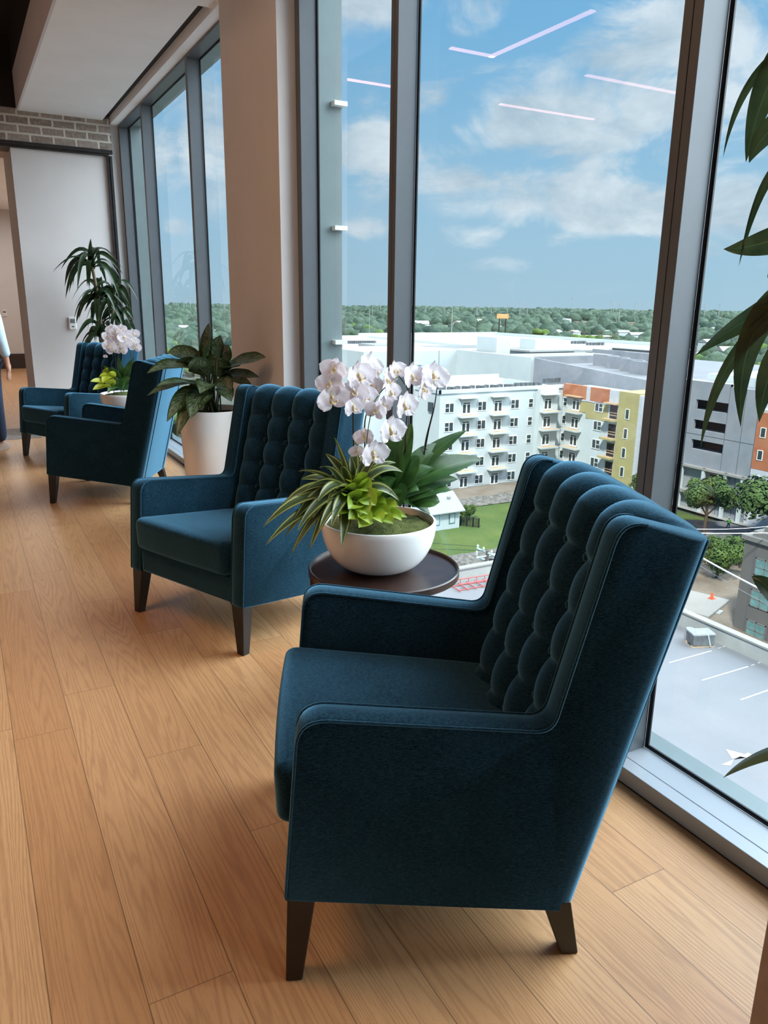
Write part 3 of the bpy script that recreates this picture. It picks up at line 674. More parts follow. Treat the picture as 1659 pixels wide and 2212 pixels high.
cands = [(722, 800, -.02, (-.75, -.6, .1), .95), (712, 832, -.03, (-.6, -.8, .0), .95), (717, 862, -.04, (-.25, -1, -.1), 1.15), (775, 815, -.01, (.05, -1, .1), 1.25), (795, 795, .05, (.25, -1, .15), 1.25),
         (765, 848, -.03, (-.55, -.8, .1), .95), (786, 858, -.01, (.1, -1, 0), 1.1), (762, 880, -.06, (0, -1, -.1), .85), (800, 835, .04, (.3, -1, .1), 1.15), (835, 825, .03, (.55, -.85, .2), 1.1),
         (842, 848, .02, (.3, -1, -.1), 1.0), (828, 876, .0, (.1, -1, 0), .8), (872, 878, -.01, (.25, -1, -.05), 1.25), (888, 815, .06, (.2, -1, .1), 1.2), (936, 815, .07, (-.1, -1, .25), 1.3),
         (912, 842, .05, (.4, -.9, -.1), 1.1), (812, 888, -.04, (-.8, -.55, .1), .8), (842, 932, -.05, (.1, -1, 0), 1.3), (805, 982, -.07, (0, -1, -.05), 1.2), (788, 945, -.02, (-.9, -.4, .1), .8),
         (771, 975, -.03, (-.8, -.6, 0), .55), (856, 803, .07, (.1, -1, .4), .9)]
rz = random.Random(2)
for i, (px, py, dy, f, s) in enumerate(cands): bloom(root, L_(px, py, dy), (f[0]+.25, f[1], f[2]), s*1.35, rz.uniform(-.25, .25), i)
for px, py in ((818, 806), (853, 803), (771, 970)): MB().lathe([(.001, -.008), (.006, -.003), (.007, .003), (.001, .010)], 8, L_(px, py, .02)).obj('orchid_bud', 'orchid_petal', root, 60)
# striped dracaena spilling to the left
mb = MB(); o = L_(762, 1075, -.04)
for (tx, ty, dy, w, up) in [(568, 1138, -.10, .050, .12), (573, 1178, -.12, .040, .10), (628, 1200, -.14, .042, .12), (632, 1130, -.10, .052, .13), (668, 1188, -.16, .045, .12), (738, 1182, -.20, .050, .08),
        (688, 1148, -.20, .040, .09), (644, 1018, -.02, .040, .06), (650, 1035, .02, .040, .06), (722, 944, .0, .040, .02), (768, 950, .04, .040, .02), (703, 980, .04, .036, .05), (855, 1000, -.03, .040, .08),
        (862, 1082, -.12, .045, .10), (800, 960, .06, .036, .03), (830, 1010, .02, .038, .10), (600, 1105, -.05, .045, .14), (706, 1092, -.17, .055, .11), (757, 985, -.03, .040, .04), (690, 1010, -.08, .036, .08), (648, 1100, -.02, .04, .12), (615, 1160, -.06, .035, .12), (660, 1060, -.1, .045, .1), (685, 1085, -.15, .045, .1), (735, 1010, -.05, .04, .06), (820, 985, -.02, .035, .06), (675, 1120, -.12, .045, .12), (715, 1140, -.2, .045, .1), (782, 1000, -.06, .036, .06), (640, 1150, -.14, .04, .13), (870, 1020, -.06, .036, .1)]:
    t = L_(tx, ty, dy); m = (o+t)/2 + Vector((0, 0, up)); leaf(mb, o+Vector((rz.uniform(-.02, .02), rz.uniform(-.02, .02), rz.uniform(-.04, .02))), m, t, w*1.35, .15, 'strap', 14, rz.uniform(-.35, .35), .01)
mb.obj('striped_leaves', 'leaf_striped', root, 80)
mb = MB(); o = L_(790, 1105, -.08)
for (bx, by, tx, ty, dy, w) in [(770, 1085, 745, 1072, -.12, .055), (775, 1060, 800, 1062, -.10, .06), (780, 1080, 812, 1092, -.14, .06), (775, 1105, 795, 1112, -.16, .055), (790, 1110, 770, 1085, -.13, .06), (800, 1115, 845, 1108, -.14, .05), (800, 1120, 826, 1130, -.17, .055),
        (785, 1115, 752, 1122, -.16, .05), (810, 1118, 880, 1118, -.12, .045), (798, 1100, 835, 1088, -.11, .055), (770, 1095, 752, 1100, -.15, .05), (770, 1050, 758, 1042, -.08, .05), (790, 1070, 776, 1046, -.09, .05), (815, 1125, 850, 1132, -.17, .045), (775, 1120, 800, 1132, -.18, .05), (760, 1065, 740, 1060, -.1, .045), (800, 1090, 820, 1062, -.12, .055), (820, 1105, 860, 1095, -.12, .05), (790, 1125, 775, 1140, -.18, .05), (830, 1118, 868, 1125, -.15, .045), (745, 1105, 728, 1112, -.14, .05), (780, 1050, 765, 1030, -.06, .05)]:
    a, t = L_(bx, by, dy+.03), L_(tx, ty, dy-.02); leaf(mb, a, (a+t)/2+Vector((0, 0, .025)), t, w*1.35, .25, 'oval', 8, rz.uniform(-.4, .4))
mb.obj('lime_leaves', 'leaf_lime', root, 80)
mb = MB()
for (bx, by, tx, ty, dy, w, up) in [(860, 1060, 1008, 930, .10, .055, .05), (865, 1065, 1042, 992, .06, .065, .06), (865, 1050, 960, 960, .10, .055, .05), (860, 1080, 990, 1035, .05, .055, .05), (850, 1040, 890, 912, .06, .055, .0), (845, 1050, 838, 935, .06, .06, .0),
        (850, 1060, 805, 965, .03, .06, .02), (855, 1045, 985, 990, .12, .055, .06), (880, 1085, 975, 1060, .0, .075, .05), (890, 1095, 950, 1085, -.04, .07, .04), (840, 1060, 780, 1090, -.05, .06, .06), (845, 1070, 865, 1095, -.08, .06, .05), (830, 1060, 770, 1030, .0, .05, .05), (850, 1080, 825, 1075, -.1, .06, .04), (850, 1050, 855, 945, .02, .05, .0), (870, 1085, 930, 1110, -.02, .06, .02), (855, 1070, 905, 985, .02, .06, .04), (850, 1075, 935, 1010, .0, .06, .05), (845, 1060, 815, 1000, .0, .06, .03), (840, 1080, 800, 1105, -.08, .055, .04), (860, 1085, 905, 1060, -.06, .065, .05), (850, 1050, 880, 960, .08, .055, .02), (835, 1075, 850, 1030, -.04, .06, .03)]:
    a, t = L_(bx, by, dy*.4), L_(tx, ty, dy); leaf(mb, a, (a+t)/2+Vector((0, 0, up)), t, w*1.65, .14, 'oval', 12, rz.uniform(-.3, .3), .012)
mb.obj('green_leaves', 'leaf_green', root, 80)
# far bowl ----------------------------------------------------------
FC = Vector((1.255, 7.145, .5005)); M_ = lambda px, py, dy: gy(px, py, FC.y+dy) - FC
root = empty('orchid_bowl', FC, 0, 'far white bowl of white orchids with yellow-green leaves on the farther round table', 'potted plant', 'orchid bowls')
bowl_mb().obj('bowl', 'pot_white', root, 50); moss_mb(.222, .195, 7).obj('moss', 'moss', root, 70)
stem_to(root, M_(282, 850, 0), [M_(285, 790, 0), M_(280, 755, 0), M_(262, 730, 0)]); stem_to(root, M_(262, 850, 0), [M_(256, 780, 0), M_(252, 740, -.02)])
stem_to(root, M_(246, 850, .05), [M_(250, 780, .05), M_(246, 730, .03)])
for i, (px, py, dy) in enumerate([(243, 712, 0), (262, 712, .05), (232, 728, -.03), (252, 728, -.05), (272, 724, .0), (288, 722, .05), (238, 742, -.05), (256, 744, -.06), (270, 742, -.03), (243, 756, -.05), (285, 738, .0), (262, 756, -.04), (235, 748, -.08), (292, 750, -.02), (268, 730, -.08), (250, 718, -.06)]):
    bloom(root, M_(px, py, dy), (rz.uniform(-.6, .2), -1, rz.uniform(-.1, .3)), rz.uniform(1.3, 1.6), rz.uniform(-.3, .3), i)
bloom(root, M_(228, 770, -.03), (-.5, -1, 0), .5, 0, 1)
mb = MB()
for (bx, by, tx, ty, dy, w, up) in [(262, 838, 255, 768, .0, .09, .02), (265, 838, 290, 772, .05, .09, .03), (260, 838, 222, 790, 0, .07, .06), (262, 835, 215, 808, -.05, .07, .07), (262, 838, 240, 792, -.05, .08, .04), (265, 840, 280, 815, -.08, .08, .05), (262, 840, 232, 850, -.16, .07, .08),
        (268, 838, 300, 800, 0, .08, .06), (258, 840, 250, 815, -.1, .08, .05), (268, 840, 305, 785, .1, .08, .05), (255, 842, 246, 830, -.14, .06, .05), (268, 845, 275, 842, -.15, .07, .05), (262, 838, 275, 790, -.02, .08, .03)]:
    a, t = M_(bx, by, dy*.3), M_(tx, ty, dy); leaf(mb, a, (a+t)/2+Vector((0, 0, up)), t, w, .16, 'oval', 10, rz.uniform(-.3, .3), .012)
mb.obj('green_leaves', 'leaf_green', root, 80); mb = MB()
for (bx, by, tx, ty, dy, w) in [(235, 830, 195, 824, -.1, .07), (236, 835, 200, 842, -.12, .07), (232, 820, 215, 812, -.08, .08), (240, 815, 222, 828, -.1, .09), (238, 840, 216, 836, -.14, .08), (245, 820, 235, 805, -.08, .08), (236, 818, 228, 795, 0, .08), (245, 835, 232, 822, -.13, .08)]:
    a, t = M_(bx, by, dy+.03), M_(tx, ty, dy-.02); leaf(mb, a, (a+t)/2+Vector((0, 0, .02)), t, w, .25, 'oval', 8, rz.uniform(-.5, .5))
mb.obj('yellow_leaves', 'leaf_yellow', root, 80)
# tall white planter with silver-leaved aglaonema ---------------------
PC = Vector((1.36, 4.80, 0)); Q_ = lambda px, py, dy: (gy(px, py, PC.y+dy) if gy(px, py, PC.y+dy).x < 1.62 else gx(px, py, 1.62)) - PC
root = empty('potted_aglaonema', PC, 0, 'broad-leaved dark green plant in a tall tapered white planter beside the column', 'potted plant')
MB().lathe([(.001, 0), (.155, 0), (.160, .006), (.207, .836), (.206, .842), (.196, .842), (.193, .80), (.001, .79)], 72, cap=False).obj('planter', 'planter_white', root, 50)
def soilg(u, v): a = u*2*pi; r = v*.194; return Vector((r*cos(a), r*sin(a), .806+.01*noise.noise(Vector((r*cos(a)*20, r*sin(a)*20, 0)))))
MB().grid(soilg, 40, 8, uv=False).obj('soil', 'soil', root)
mb = MB(); sm = MB(); b0 = Vector((0, 0, .81))
for (bx, by, tx, ty, dy, w, up) in [(452, 800, 451, 697, .0, .13, 0), (460, 805, 476, 724, -.08, .13, .03), (470, 800, 575, 772, .0, .13, .02), (475, 810, 560, 815, -.05, .08, .02), (445, 805, 362, 762, .12, .14, .08), (440, 810, 318, 806, -.05, .11, .10), (440, 830, 318, 855, -.15, .09, .06),
        (445, 845, 338, 835, -.22, .08, .08), (450, 850, 382, 945, -.25, .10, .16), (445, 850, 360, 912, -.20, .09, .14), (448, 855, 412, 905, -.28, .11, .10), (440, 820, 380, 782, .0, .12, .08), (465, 800, 494, 745, .05, .11, .02), (455, 800, 435, 752, .10, .12, .02),
        (478, 815, 520, 790, -.10, .10, .04), (470, 820, 500, 850, -.15, .09, .05), (455, 830, 432, 850, -.25, .09, .05), (450, 815, 405, 790, -.12, .10, .06), (468, 815, 470, 770, -.15, .12, .04), (470, 820, 545, 835, .10, .09, .05), (462, 800, 440, 715, .12, .09, .0), (455, 838, 395, 868, -.10, .08, .06), (474, 838, 500, 868, -.2, .08, .04), (445, 800, 412, 765, .1, .1, .05)]:
    a, t = Q_(bx, by, dy*.4), Q_(tx, ty, dy); m = (a+t)/2+Vector((0, 0, up)); leaf(mb, a, m, t, w*1.4, .12, 'oval', 12, rz.uniform(-.5, .5), .012)
    g = b0 + Vector((rz.uniform(-.05, .05), rz.uniform(-.05, .05), 0)); sm.tube([g, g*.5+a*.5+Vector((0, 0, .02)), a], .005, 6)
mb.obj('leaves', 'leaf_silver', root, 80); sm.obj('stalks', 'stem_green', root, 60)
# tall far dracaena ---------------------------------------------------
DC = Vector((1.40, 8.93, 0)); T_ = lambda px, py, dy: gy(px, py, DC.y+dy) - DC
root = empty('potted_dracaena', DC, 0, 'tall dark-leaved dracaena with several heads against the white end wall', 'potted plant', 'dracaenas')
MB().lathe([(.001, 0), (.13, 0), (.17, .45), (.165, .455), (.155, .45), (.15, .42), (.001, .41)], 48, cap=False).obj('planter', 'planter_white', root, 50)
cn = MB(); heads = [((200, 560), 1.0, .0), ((214, 640), .9, .0), ((246, 640), 1.0, .03), ((220, 720), .9, .0), ((262, 690), .8, .05)]
cn.tube([(0, 0, .41), T_(222, 740, 0), T_(212, 640, 0), T_(198, 572, 0)], .016, 8); cn.tube([(.03, .02, .41), T_(240, 720, .03), T_(246, 650, .03), T_(250, 612, .03)], .016, 8)
cn.obj('cane', 'cane', root, 60)
mb = MB(); rr = random.Random(11)
for (h, k, dy) in heads:
    c0 = T_(h[0], h[1], dy)
    for i in range(17):
        a = 2*pi*i/17*1.62+rr.random()*.5; ln = rr.uniform(.30, .44)*k; el = rr.choice([.25, .6, .9, 1.2]); z0 = rr.uniform(-.10, .06)
        d = Vector((cos(a), sin(a), 0)); s = c0+Vector((0, 0, z0))
        if s.x+DC.x+d.x*ln*.8 > 1.74: ln *= .55
        if s.y+DC.y+d.y*ln*.8 > YE-.03: ln *= .55
        m = s + d*ln*.55*cos(el)+Vector((0, 0, ln*.75*sin(el)+.04)); t = s + d*ln*.85 + Vector((0, 0, ln*(-.75+.9*sin(el)-.25)))
        leaf(mb, s, m, t, rr.uniform(.055, .085), .2, 'strap', 10, rr.uniform(-.5, .5))
s = T_(199, 575, 0); leaf(mb, s, T_(196, 545, 0), T_(196, 515, 0), .07, .25, 'strap', 8); leaf(mb, s, T_(165, 528, -.05), T_(112, 590, -.05), .05, .2, 'strap', 10); leaf(mb, s, T_(150, 530, 0), T_(140, 620, 0), .06, .2, 'strap', 10)
mb.obj('leaves', 'leaf_dracaena', root, 80)
# near dracaena at the right edge --------------------------------------
NC = Vector((1.42, .47, 0)); U_ = lambda px, py, x: gx(px, py, x) - NC
root = empty('potted_dracaena', NC, 0, 'near dracaena whose dark hanging leaves enter at the right edge over a brown planter corner', 'potted plant', 'dracaenas')
c1 = Vector((1.2, .69, 0))-NC
pl = MB().box(c1.x, c1.x+.44, c1.y-.44, c1.y, 0, .60); pl.obj('planter', 'planter_taupe', root, 0, .004)
MB().box(c1.x+.02, c1.x+.42, c1.y-.42, c1.y-.02, .60, .605).obj('soil', 'soil', root)
MB().tube([(0, 0, .60), (.02, -.02, 1.1), (-.02, .01, 1.75)], .018, 8).tube([(.05, .03, .60), (.09, .06, 1.2), (.07, .05, 1.45)], .015, 8).obj('cane', 'cane', root, 60)
mb = MB()
X = 1.45
for (p0, p1, p2, p3, w, tw) in [((1760, 60), (1690, 100), (1640, 200), (1611, 350), .062, .9), ((1720, 90), (1650, 130), (1590, 190), (1562, 340), .018, .3), ((1760, 230), (1700, 240), (1640, 290), (1618, 352), .05, .6), ((1750, 330), (1690, 330), (1640, 370), (1596, 575), .022, .2),
        ((1790, 500), (1720, 490), (1640, 540), (1563, 538), .060, -.3), ((1760, 600), (1700, 650), (1610, 680), (1502, 768), .055, -.3), ((1760, 610), (1650, 640), (1590, 740), (1600, 922), .058, .8), ((1760, 640), (1620, 690), (1540, 800), (1513, 968), .030, .5),
        ((1780, 700), (1690, 740), (1650, 800), (1640, 912), .060, .7), ((1700, 1320), (1680, 1290), (1650, 1255), (1624, 1245), .045, .2), ((1800, 1620), (1730, 1600), (1650, 1605), (1562, 1680), .075, -.5), ((1740, 620), (1700, 600), (1680, 580), (1658, 600), .05, .2)]:
    A = [U_(*p, X) for p in (p0, p1, p2, p3)]
    # three-control ribbon through four points
    def P(u, v, A=A, w=w, tw=tw):
        q = lambda t: A[0]*(1-t)**3+A[1]*3*t*(1-t)**2*1.0+A[2]*3*t*t*(1-t)+A[3]*t**3
        p = q(v); d = (q(min(1, v+.02))-q(max(0, v-.02))).normalized(); s = d.cross(Vector((-.5, -.8, .1))).normalized(); s = Matrix.Rotation(tw*.6, 3, d) @ s; nr = s.cross(d)
        k = (u-.5)*2; ww = w*.5*(min(1, .5+v*3)*(1-v**3.2)+.01); return p+s*k*ww+nr*abs(k)*ww*.3
    mb.grid(P, 4, 18)
rr = random.Random(5)
for c0, n in ((Vector((-.02, .01, 1.75)), 14), (Vector((.07, .05, 1.40)), 10)):
    for i in range(n):
        a = rr.uniform(pi*1.05, pi*1.95) if i % 2 else rr.uniform(-.3, .3); ln = rr.uniform(.3, .42); d = Vector((cos(a)*.7, sin(a), 0)); s = c0+Vector((0, 0, rr.uniform(-.12, .05)))
        leaf(mb, s, s+d*ln*.5+Vector((0, 0, .16)), s+d*ln*.8+Vector((0, 0, -.2)), .045, .2, 'strap', 10)
mb.obj('leaves', 'leaf_dracaena', root, 80)
# ------------------------------------------------------------------ person at the left edge
def skin(name, joints, bones, m, parent, sub=2, rootj=0):
    me = bpy.data.meshes.new(name); me.from_pydata([j[0] for j in joints], bones, []); me.update(); o = bpy.data.objects.new(name, me); COL.objects.link(o)
    a = o.modifiers.new('s', 'SKIN'); a.use_smooth_shade = True
    sv = me.skin_vertices[0].data
    for i, j in enumerate(joints):
        r = j[1]; sv[i].radius = r if isinstance(r, tuple) else (r, r); sv[i].use_root = (i == rootj)
    b = o.modifiers.new('u', 'SUBSURF'); b.levels = b.render_levels = sub
    dg = bpy.context.evaluated_depsgraph_get(); nm = bpy.data.meshes.new_from_object(o.evaluated_get(dg)); nm.name = name
    o.modifiers.clear(); o.data = nm; nm.materials.clear(); nm.materials.append(MATS[m])
    for p in nm.polygons: p.use_smooth = True
    if parent: o.parent = parent
    return o
PP = gz(-20, 972, 0); PP.z = 0
per = empty('person', PP, radians(150), 'person in pale blue shirt and dark jeans standing, one arm hanging, at the left edge', 'person')
J = [((0, 0, .95), (.13, .10)), ((0, .01, 1.15), (.13, .095)), ((0, .01, 1.33), (.16, .11)), ((0, 0, 1.45), (.075, .07)), ((0, -.01, 1.53), (.055, .055)), ((0, -.02, 1.60), (.075, .085)), ((0, -.02, 1.70), (.072, .09)),
     ((.18, 0, 1.42), (.055, .055)), ((.235, .02, 1.14), (.042, .042)), ((.245, -.05, .90), (.028, .030)), ((-.18, 0, 1.42), (.055, .055)), ((-.235, .02, 1.14), (.042, .042)), ((-.245, -.05, .90), (.028, .030)),
     ((.09, 0, .86), (.085, .085)), ((.10, -.01, .50), (.058, .06)), ((.10, .02, .10), (.038, .042)), ((-.09, 0, .86), (.085, .085)), ((-.10, -.01, .50), (.058, .06)), ((-.10, .02, .10), (.038, .042)),
     ((.10, -.10, .045), (.038, .028)), ((-.10, -.10, .045), (.038, .028)),
     ((.247, -.065, .82), (.035, .018)), ((-.247, -.065, .82), (.035, .018))]
Bn = [(0, 1), (1, 2), (2, 3), (3, 4), (4, 5), (5, 6), (3, 7), (7, 8), (8, 9), (3, 10), (10, 11), (11, 12), (0, 13), (13, 14), (14, 15), (0, 16), (16, 17), (17, 18), (15, 19), (18, 20), (9, 21), (12, 22)]
for hb, sx in ((21, 1), (22, -1)):
    hx, hy, hz = J[hb][0]
    for k, (fy, ln) in enumerate(((-.026, .070), (-.010, .080), (.006, .076), (.021, .060))):
        n = len(J); J += [((hx, hy+fy, hz-.045), (.009, .009)), ((hx-sx*.004, hy+fy*1.1, hz-.045-ln*.55), (.0085, .0085)), ((hx-sx*.014, hy+fy*1.1, hz-.045-ln), (.007, .007))]; Bn += [(hb, n), (n, n+1), (n+1, n+2)]
    n = len(J); J += [((hx-sx*.012, hy-.040, hz-.005), (.011, .011)), ((hx-sx*.02, hy-.055, hz-.045), (.009, .009))]; Bn += [(hb, n), (n, n+1)]
skin('body', J, Bn, 'skin', per)
fc = MB().lathe([(.001, -.014), (.010, -.010), (.012, 0), (.007, .012), (.001, .022)], 8, (0, -.108, 1.635)); fc.obj('nose', 'skin', per, 60)
skin('shirt', [((0, 0, .90), (.165, .125)), ((0, .01, 1.15), (.150, .115)), ((0, .01, 1.33), (.175, .125)), ((0, 0, 1.46), (.085, .08)), ((.185, 0, 1.42), (.072, .072)), ((.24, .02, 1.14), (.060, .060)), ((.25, -.045, .93), (.045, .048)), ((-.185, 0, 1.42), (.072, .072)), ((-.24, .02, 1.14), (.060, .060)), ((-.25, -.045, .93), (.045, .048))],
     [(0, 1), (1, 2), (2, 3), (2, 4), (4, 5), (5, 6), (2, 7), (7, 8), (8, 9)], 'shirt_cloth', per)
skin('jeans', [((0, 0, .93), (.145, .115)), ((.092, 0, .84), (.105, .105)), ((.102, -.01, .50), (.075, .078)), ((.10, .01, .07), (.085, .090)), ((-.092, 0, .84), (.105, .105)), ((-.102, -.01, .50), (.075, .078)), ((-.10, .01, .07), (.085, .090))],
     [(0, 1), (1, 2), (2, 3), (0, 4), (4, 5), (5, 6)], 'denim', per)
for sx in (1, -1):
    sh = MB()
    def SP(u, v, sx=sx):
        a = u*2*pi; z = v; w = .046*(1-.25*max(0, -cos(a)))*(1 if z < .5 else 1-.5*(z-.5)*2*1); l = .135
        return Vector((sx*.10+w*sin(a), -.055-l*cos(a)*(1-.25*z), .002+.085*z*(1-.25*max(0, cos(a)))))
    sh.grid(SP, 24, 5, uv=False); n0 = len(sh.v); sh.f.append(tuple(range(24))); sh.f.append(tuple(5*25+k for k in range(24))); sh.obj('shoe', 'shoe_suede', per, 60)
hr = MB().lathe([(.001, .105), (.05, .098), (.085, .07), (.098, .02), (.095, -.04), (.08, -.08), (.03, -.085), (.001, -.085)], 20, (0, .02, 1.69), cap=False); hr.obj('hair', 'hair_brown', per, 60)
# ------------------------------------------------------------------ outdoors: ground
GZ = -30.0
st(MB().add([(-900, -700, GZ-.3), (6000, -700, GZ-.3), (6000, 7000, GZ-.3), (-900, 7000, GZ-.3)], [(0, 1, 2, 3)]).obj('ground_city', 'ground_far'))
def patch(name, m, pts, z=0.0, nz=0.0, n=1):
    if n == 1: return st(MB().add([(x, y, GZ+z) for x, y in pts], [tuple(range(len(pts)))]).obj(name, m))
    (x0, y0), (x1, y1) = pts
    def P(u, v):
        x, y = lerp(x0, x1, u), lerp(y0, y1, v); e = min(1, min(u, 1-u, v, 1-v)*8)
        return Vector((x, y, GZ+z+nz*e*(.6+noise.noise(Vector((x*.35, y*.35, 1)))+.5*noise.noise(Vector((x*1.2, y*1.2, 2))))))
    return st(MB().grid(P, n, n, uv=False).obj(name, m, None, 70))
patch('ground_grass', 'grass', [(35, 72), (98, 100)], .05, .12, 60)
patch('ground_dirt', 'dirt', [(40, 99), (97, 109.5)], .10, .25, 50)
patch('ground_rubble', 'rubble', [(40, 97.5), (92, 102)], .2, .55, 90)
patch('ground_rubble_near', 'rubble', [(30, 66), (62, 78.5)], .1, .6, 80)
patch('ground_lot', 'dirt', [(43, 18), (90, 66)], .03, .2, 60)
patch('road', 'asphalt', [(88, 30), (99.5, 30), (99.5, 74), (92, 79), (88, 79)], .08)
patch('sidewalk', 'parapet_cap', [(99.5, 30), (101, 30), (101, 90), (99.5, 90)], .2)
# ------------------------------------------------------------------ apartment block under construction
PITCHF = 3.285
ap = empty('apartment_building', (0, 0, 0), 0, 'white L-shaped apartment building under construction with small balconies and an orange and yellow end', 'building')
MB().box(70.5, 97.5, 110, 130, GZ, -13.1).obj('wall', 'facade_white', ap)
MB().box(70.3, 97.6, 109.8, 110.1, -13.2, -12.55).box(70.3, 70.6, 109.8, 130, -13.2, -12.55).box(70.3, 97.5, 129.8, 130.2, -13.2, -12.3).obj('parapet', 'facade_white', ap)
MB().box(70.6, 97.5, 110.1, 129.8, -13.15, -13.05).obj('roof', 'roof_white', ap)
MB().box(70.5, 92, 120, 120.3, -13.1, -12.2).box(91.7, 92, 112.5, 120.3, -13.1, -12.2).obj('roof_upstand', 'facade_white', ap)
MB().box(60, 70.5, 118, 130, GZ, -13.1).obj('wing', 'facade_white', ap)
MB().box(97.5, 104, 102.8, 109.9, GZ, -12.9).box(97.45, 97.55, 99.0, 102.8, GZ, -16.2).box(97.5, 104, 95.4, 102.8, GZ, -12.9).obj('wing_wall', 'facade_white', ap)
MB().box(97.42, 98.2, 103.6, 109.9, -14.75, -12.35).obj('orange_sheathing', 'sheathing_orange', ap)
MB().box(97.38, 98.2, 98.0, 102.7, -14.75, -12.35).obj('orange_sheathing', 'sheathing_orange', ap)
MB().box(97.36, 98.2, 95.4, 98.0, GZ, -12.35).obj('house_wrap', 'house_wrap', ap)
MB().box(97.30, 98.2, 102.7, 103.6, -14.9, -12.3).box(97.32, 97.5, 98, 109.7, -15.0, -14.75).obj('wrap_strip', 'house_wrap', ap)
MB().box(97.40, 97.52, 98.0, 103.5, -17.9, -15.0).box(97.40, 97.52, 103.5, 106.9, -17.0, -15.0).obj('yellow_sheathing', 'sheathing_yellow', ap)
MB().box(97.0, 103, 90.9, 95.4, GZ, -12.3).obj('yellow_tower', 'sheathing_yellow', ap)
MB().box(97.02, 103, 90.3, 90.9, GZ, -12.6).obj('house_wrap', 'house_wrap', ap)
def win_mb(w, h, kind, ax):
    f, p = MB(), MB()
    def B(mb, a0, a1, z0, z1, d0, d1):
        if ax == 'y': mb.box(a0, a1, d0, d1, z0, z1)
        else: mb.box(d0, d1, a0, a1, z0, z1)
    if kind == 'w':
        for a, b, c_, d in ((-w/2, w/2, 0, .12), (-w/2, w/2, h-.12, h), (-w/2, -w/2+.12, 0, h), (w/2-.12, w/2, 0, h), (-.06, .06, 0, h), (-w/2, 0, h/2-.04, h/2+.04)): B(f, a, b, c_, d, -.08, 0)
        B(p, -w/2+.1, w/2-.1, .1, h-.1, -.05, 0)
    elif kind == 'n':
        for a, b, c_, d in ((-w/2, w/2, 0, .1), (-w/2, w/2, h-.1, h), (-w/2, -w/2+.1, 0, h), (w/2-.1, w/2, 0, h), (-w/2, w/2, h/2-.05, h/2+.05)): B(f, a, b, c_, d, -.08, 0)
        B(p, -w/2+.08, w/2-.08, .08, h-.08, -.05, 0)
    elif kind == 's':
        for a, b, c_, d in ((-w/2, w/2, 0, .1), (-w/2, w/2, h-.1, h), (-w/2, -w/2+.1, 0, h), (w/2-.1, w/2, 0, h)): B(f, a, b, c_, d, -.08, 0)
        B(p, -w/2+.08, w/2-.08, .08, h-.08, -.05, 0)
    else:
        for a, b, c_, d in ((-w/2, w/2, h-.1, h), (-w/2, -w/2+.12, 0, h), (w/2-.12, w/2, 0, h), (-.15, .15, 0, h-.35), (-w/2, w/2, h-.42, h-.34), (-w/2, w/2, 0, .3)): B(f, a, b, c_, d, -.08, 0)
        B(p, -w/2+.1, w/2-.1, .1, h-.08, -.05, 0)
    return f.mesh('window' if kind != 'd' else 'balcony_door', 'window_frame_white'), p.mesh('pane', 'pane_dark')
WM = {}
def put_win(parent, kind, w, h, ax, pos, name=None):
    k = (kind, w, h, ax)
    if k not in WM: WM[k] = win_mb(*[k[1], k[2], k[0], k[3]])
    f = mk(name or WM[k][0].name.split('.')[0], WM[k][0], parent); f.location = pos; q = mk('pane', WM[k][1], f); return f
balA = MB().box(-2, 2, -1.25, 0, -.28, 0).mesh('balcony', 'facade_white'); balT = MB().box(-1.85, 1.85, -1.15, -.1, 0, .03).mesh('balcony_deck', 'timber')
canA = MB().box(-1.9, 1.9, -1.0, 0, -.2, 0).mesh('canopy', 'facade_white')
for f in range(5):
    zt = -14.8 - PITCHF*f
    for x in (72.45, 79.25, 86.45): put_win(ap, 'w', 1.9, 1.7, 'y', (x, 110, zt-1.7))
    put_win(ap, 'n', 1.1, 1.65, 'y', (90.05, 110, zt-1.68))
    for x in (75.95, 82.7, 93.2):
        put_win(ap, 'd', 1.75, 2.2, 'y', (x, 109.99 if x < 90 else 109.0, zt-2.2))
        if f < 4:
            b = mk('balcony', balA, ap); b.location = (x+.25, 109.99 if x < 90 else 109.0, zt-2.3); q = mk('balcony_deck', balT, b)
        if f == 0: c_ = mk('canopy', canA, ap); c_.location = (x+.2, 109.99 if x < 90 else 109.0, zt+.85)
    put_win(ap, 'n', 1.05, 1.6, 'x', (97.5, 109.15, zt-1.7)); put_win(ap, 'd', 1.9, 2.2, 'x', (97.40, 106.1, zt-2.2))
    put_win(ap, 'w', 2.0, 1.7, 'x', (97.40, 100.3, zt-1.65)); put_win(ap, 's', .9, 1.75, 'x', (97.0, 93.2, zt-2.0)) if f < 5 else None
    if f < 4: b = MB().box(-1.25, 0, -2.1, 2.1, -.28, 0).obj('balcony', 'facade_white', ap); b.location = (97.45, 106.4, zt-2.3); MB().box(-1.15, -.1, -1.95, 1.95, 0, .03).obj('balcony_deck', 'timber', b)
    if f == 0: MB().box(-1.0, 0, -2, 2, -.2, 0).obj('canopy', 'timber', ap).location = (97.45, 106.4, zt+.55)
    o = MB().box(-.05, .3, -.85, .85, 0, 2.3).obj('opening', 'opening_dark', ap); o.location = (97.34, 96.7, zt-2.35)
    r_ = MB()
    for k in (.5, .95): r_.box(-.09, -.05, -.85, .85, k, k+.12)
    r_.obj('guard_rail', 'timber', o)
    if f < 4: b = MB().box(-1.3, 0, -1.5, 1.5, -.3, 0).obj('balcony', 'sheathing_yellow', ap); b.location = (97.34, 96.9, zt-2.4); MB().box(-1.2, -.1, -1.4, 1.4, 0, .03).obj('balcony_deck', 'timber', b)
    if f == 0: MB().box(-1.0, 0, -1.5, 1.5, -.2, 0).obj('canopy', 'timber', ap).location = (97.34, 96.9, zt+.35)
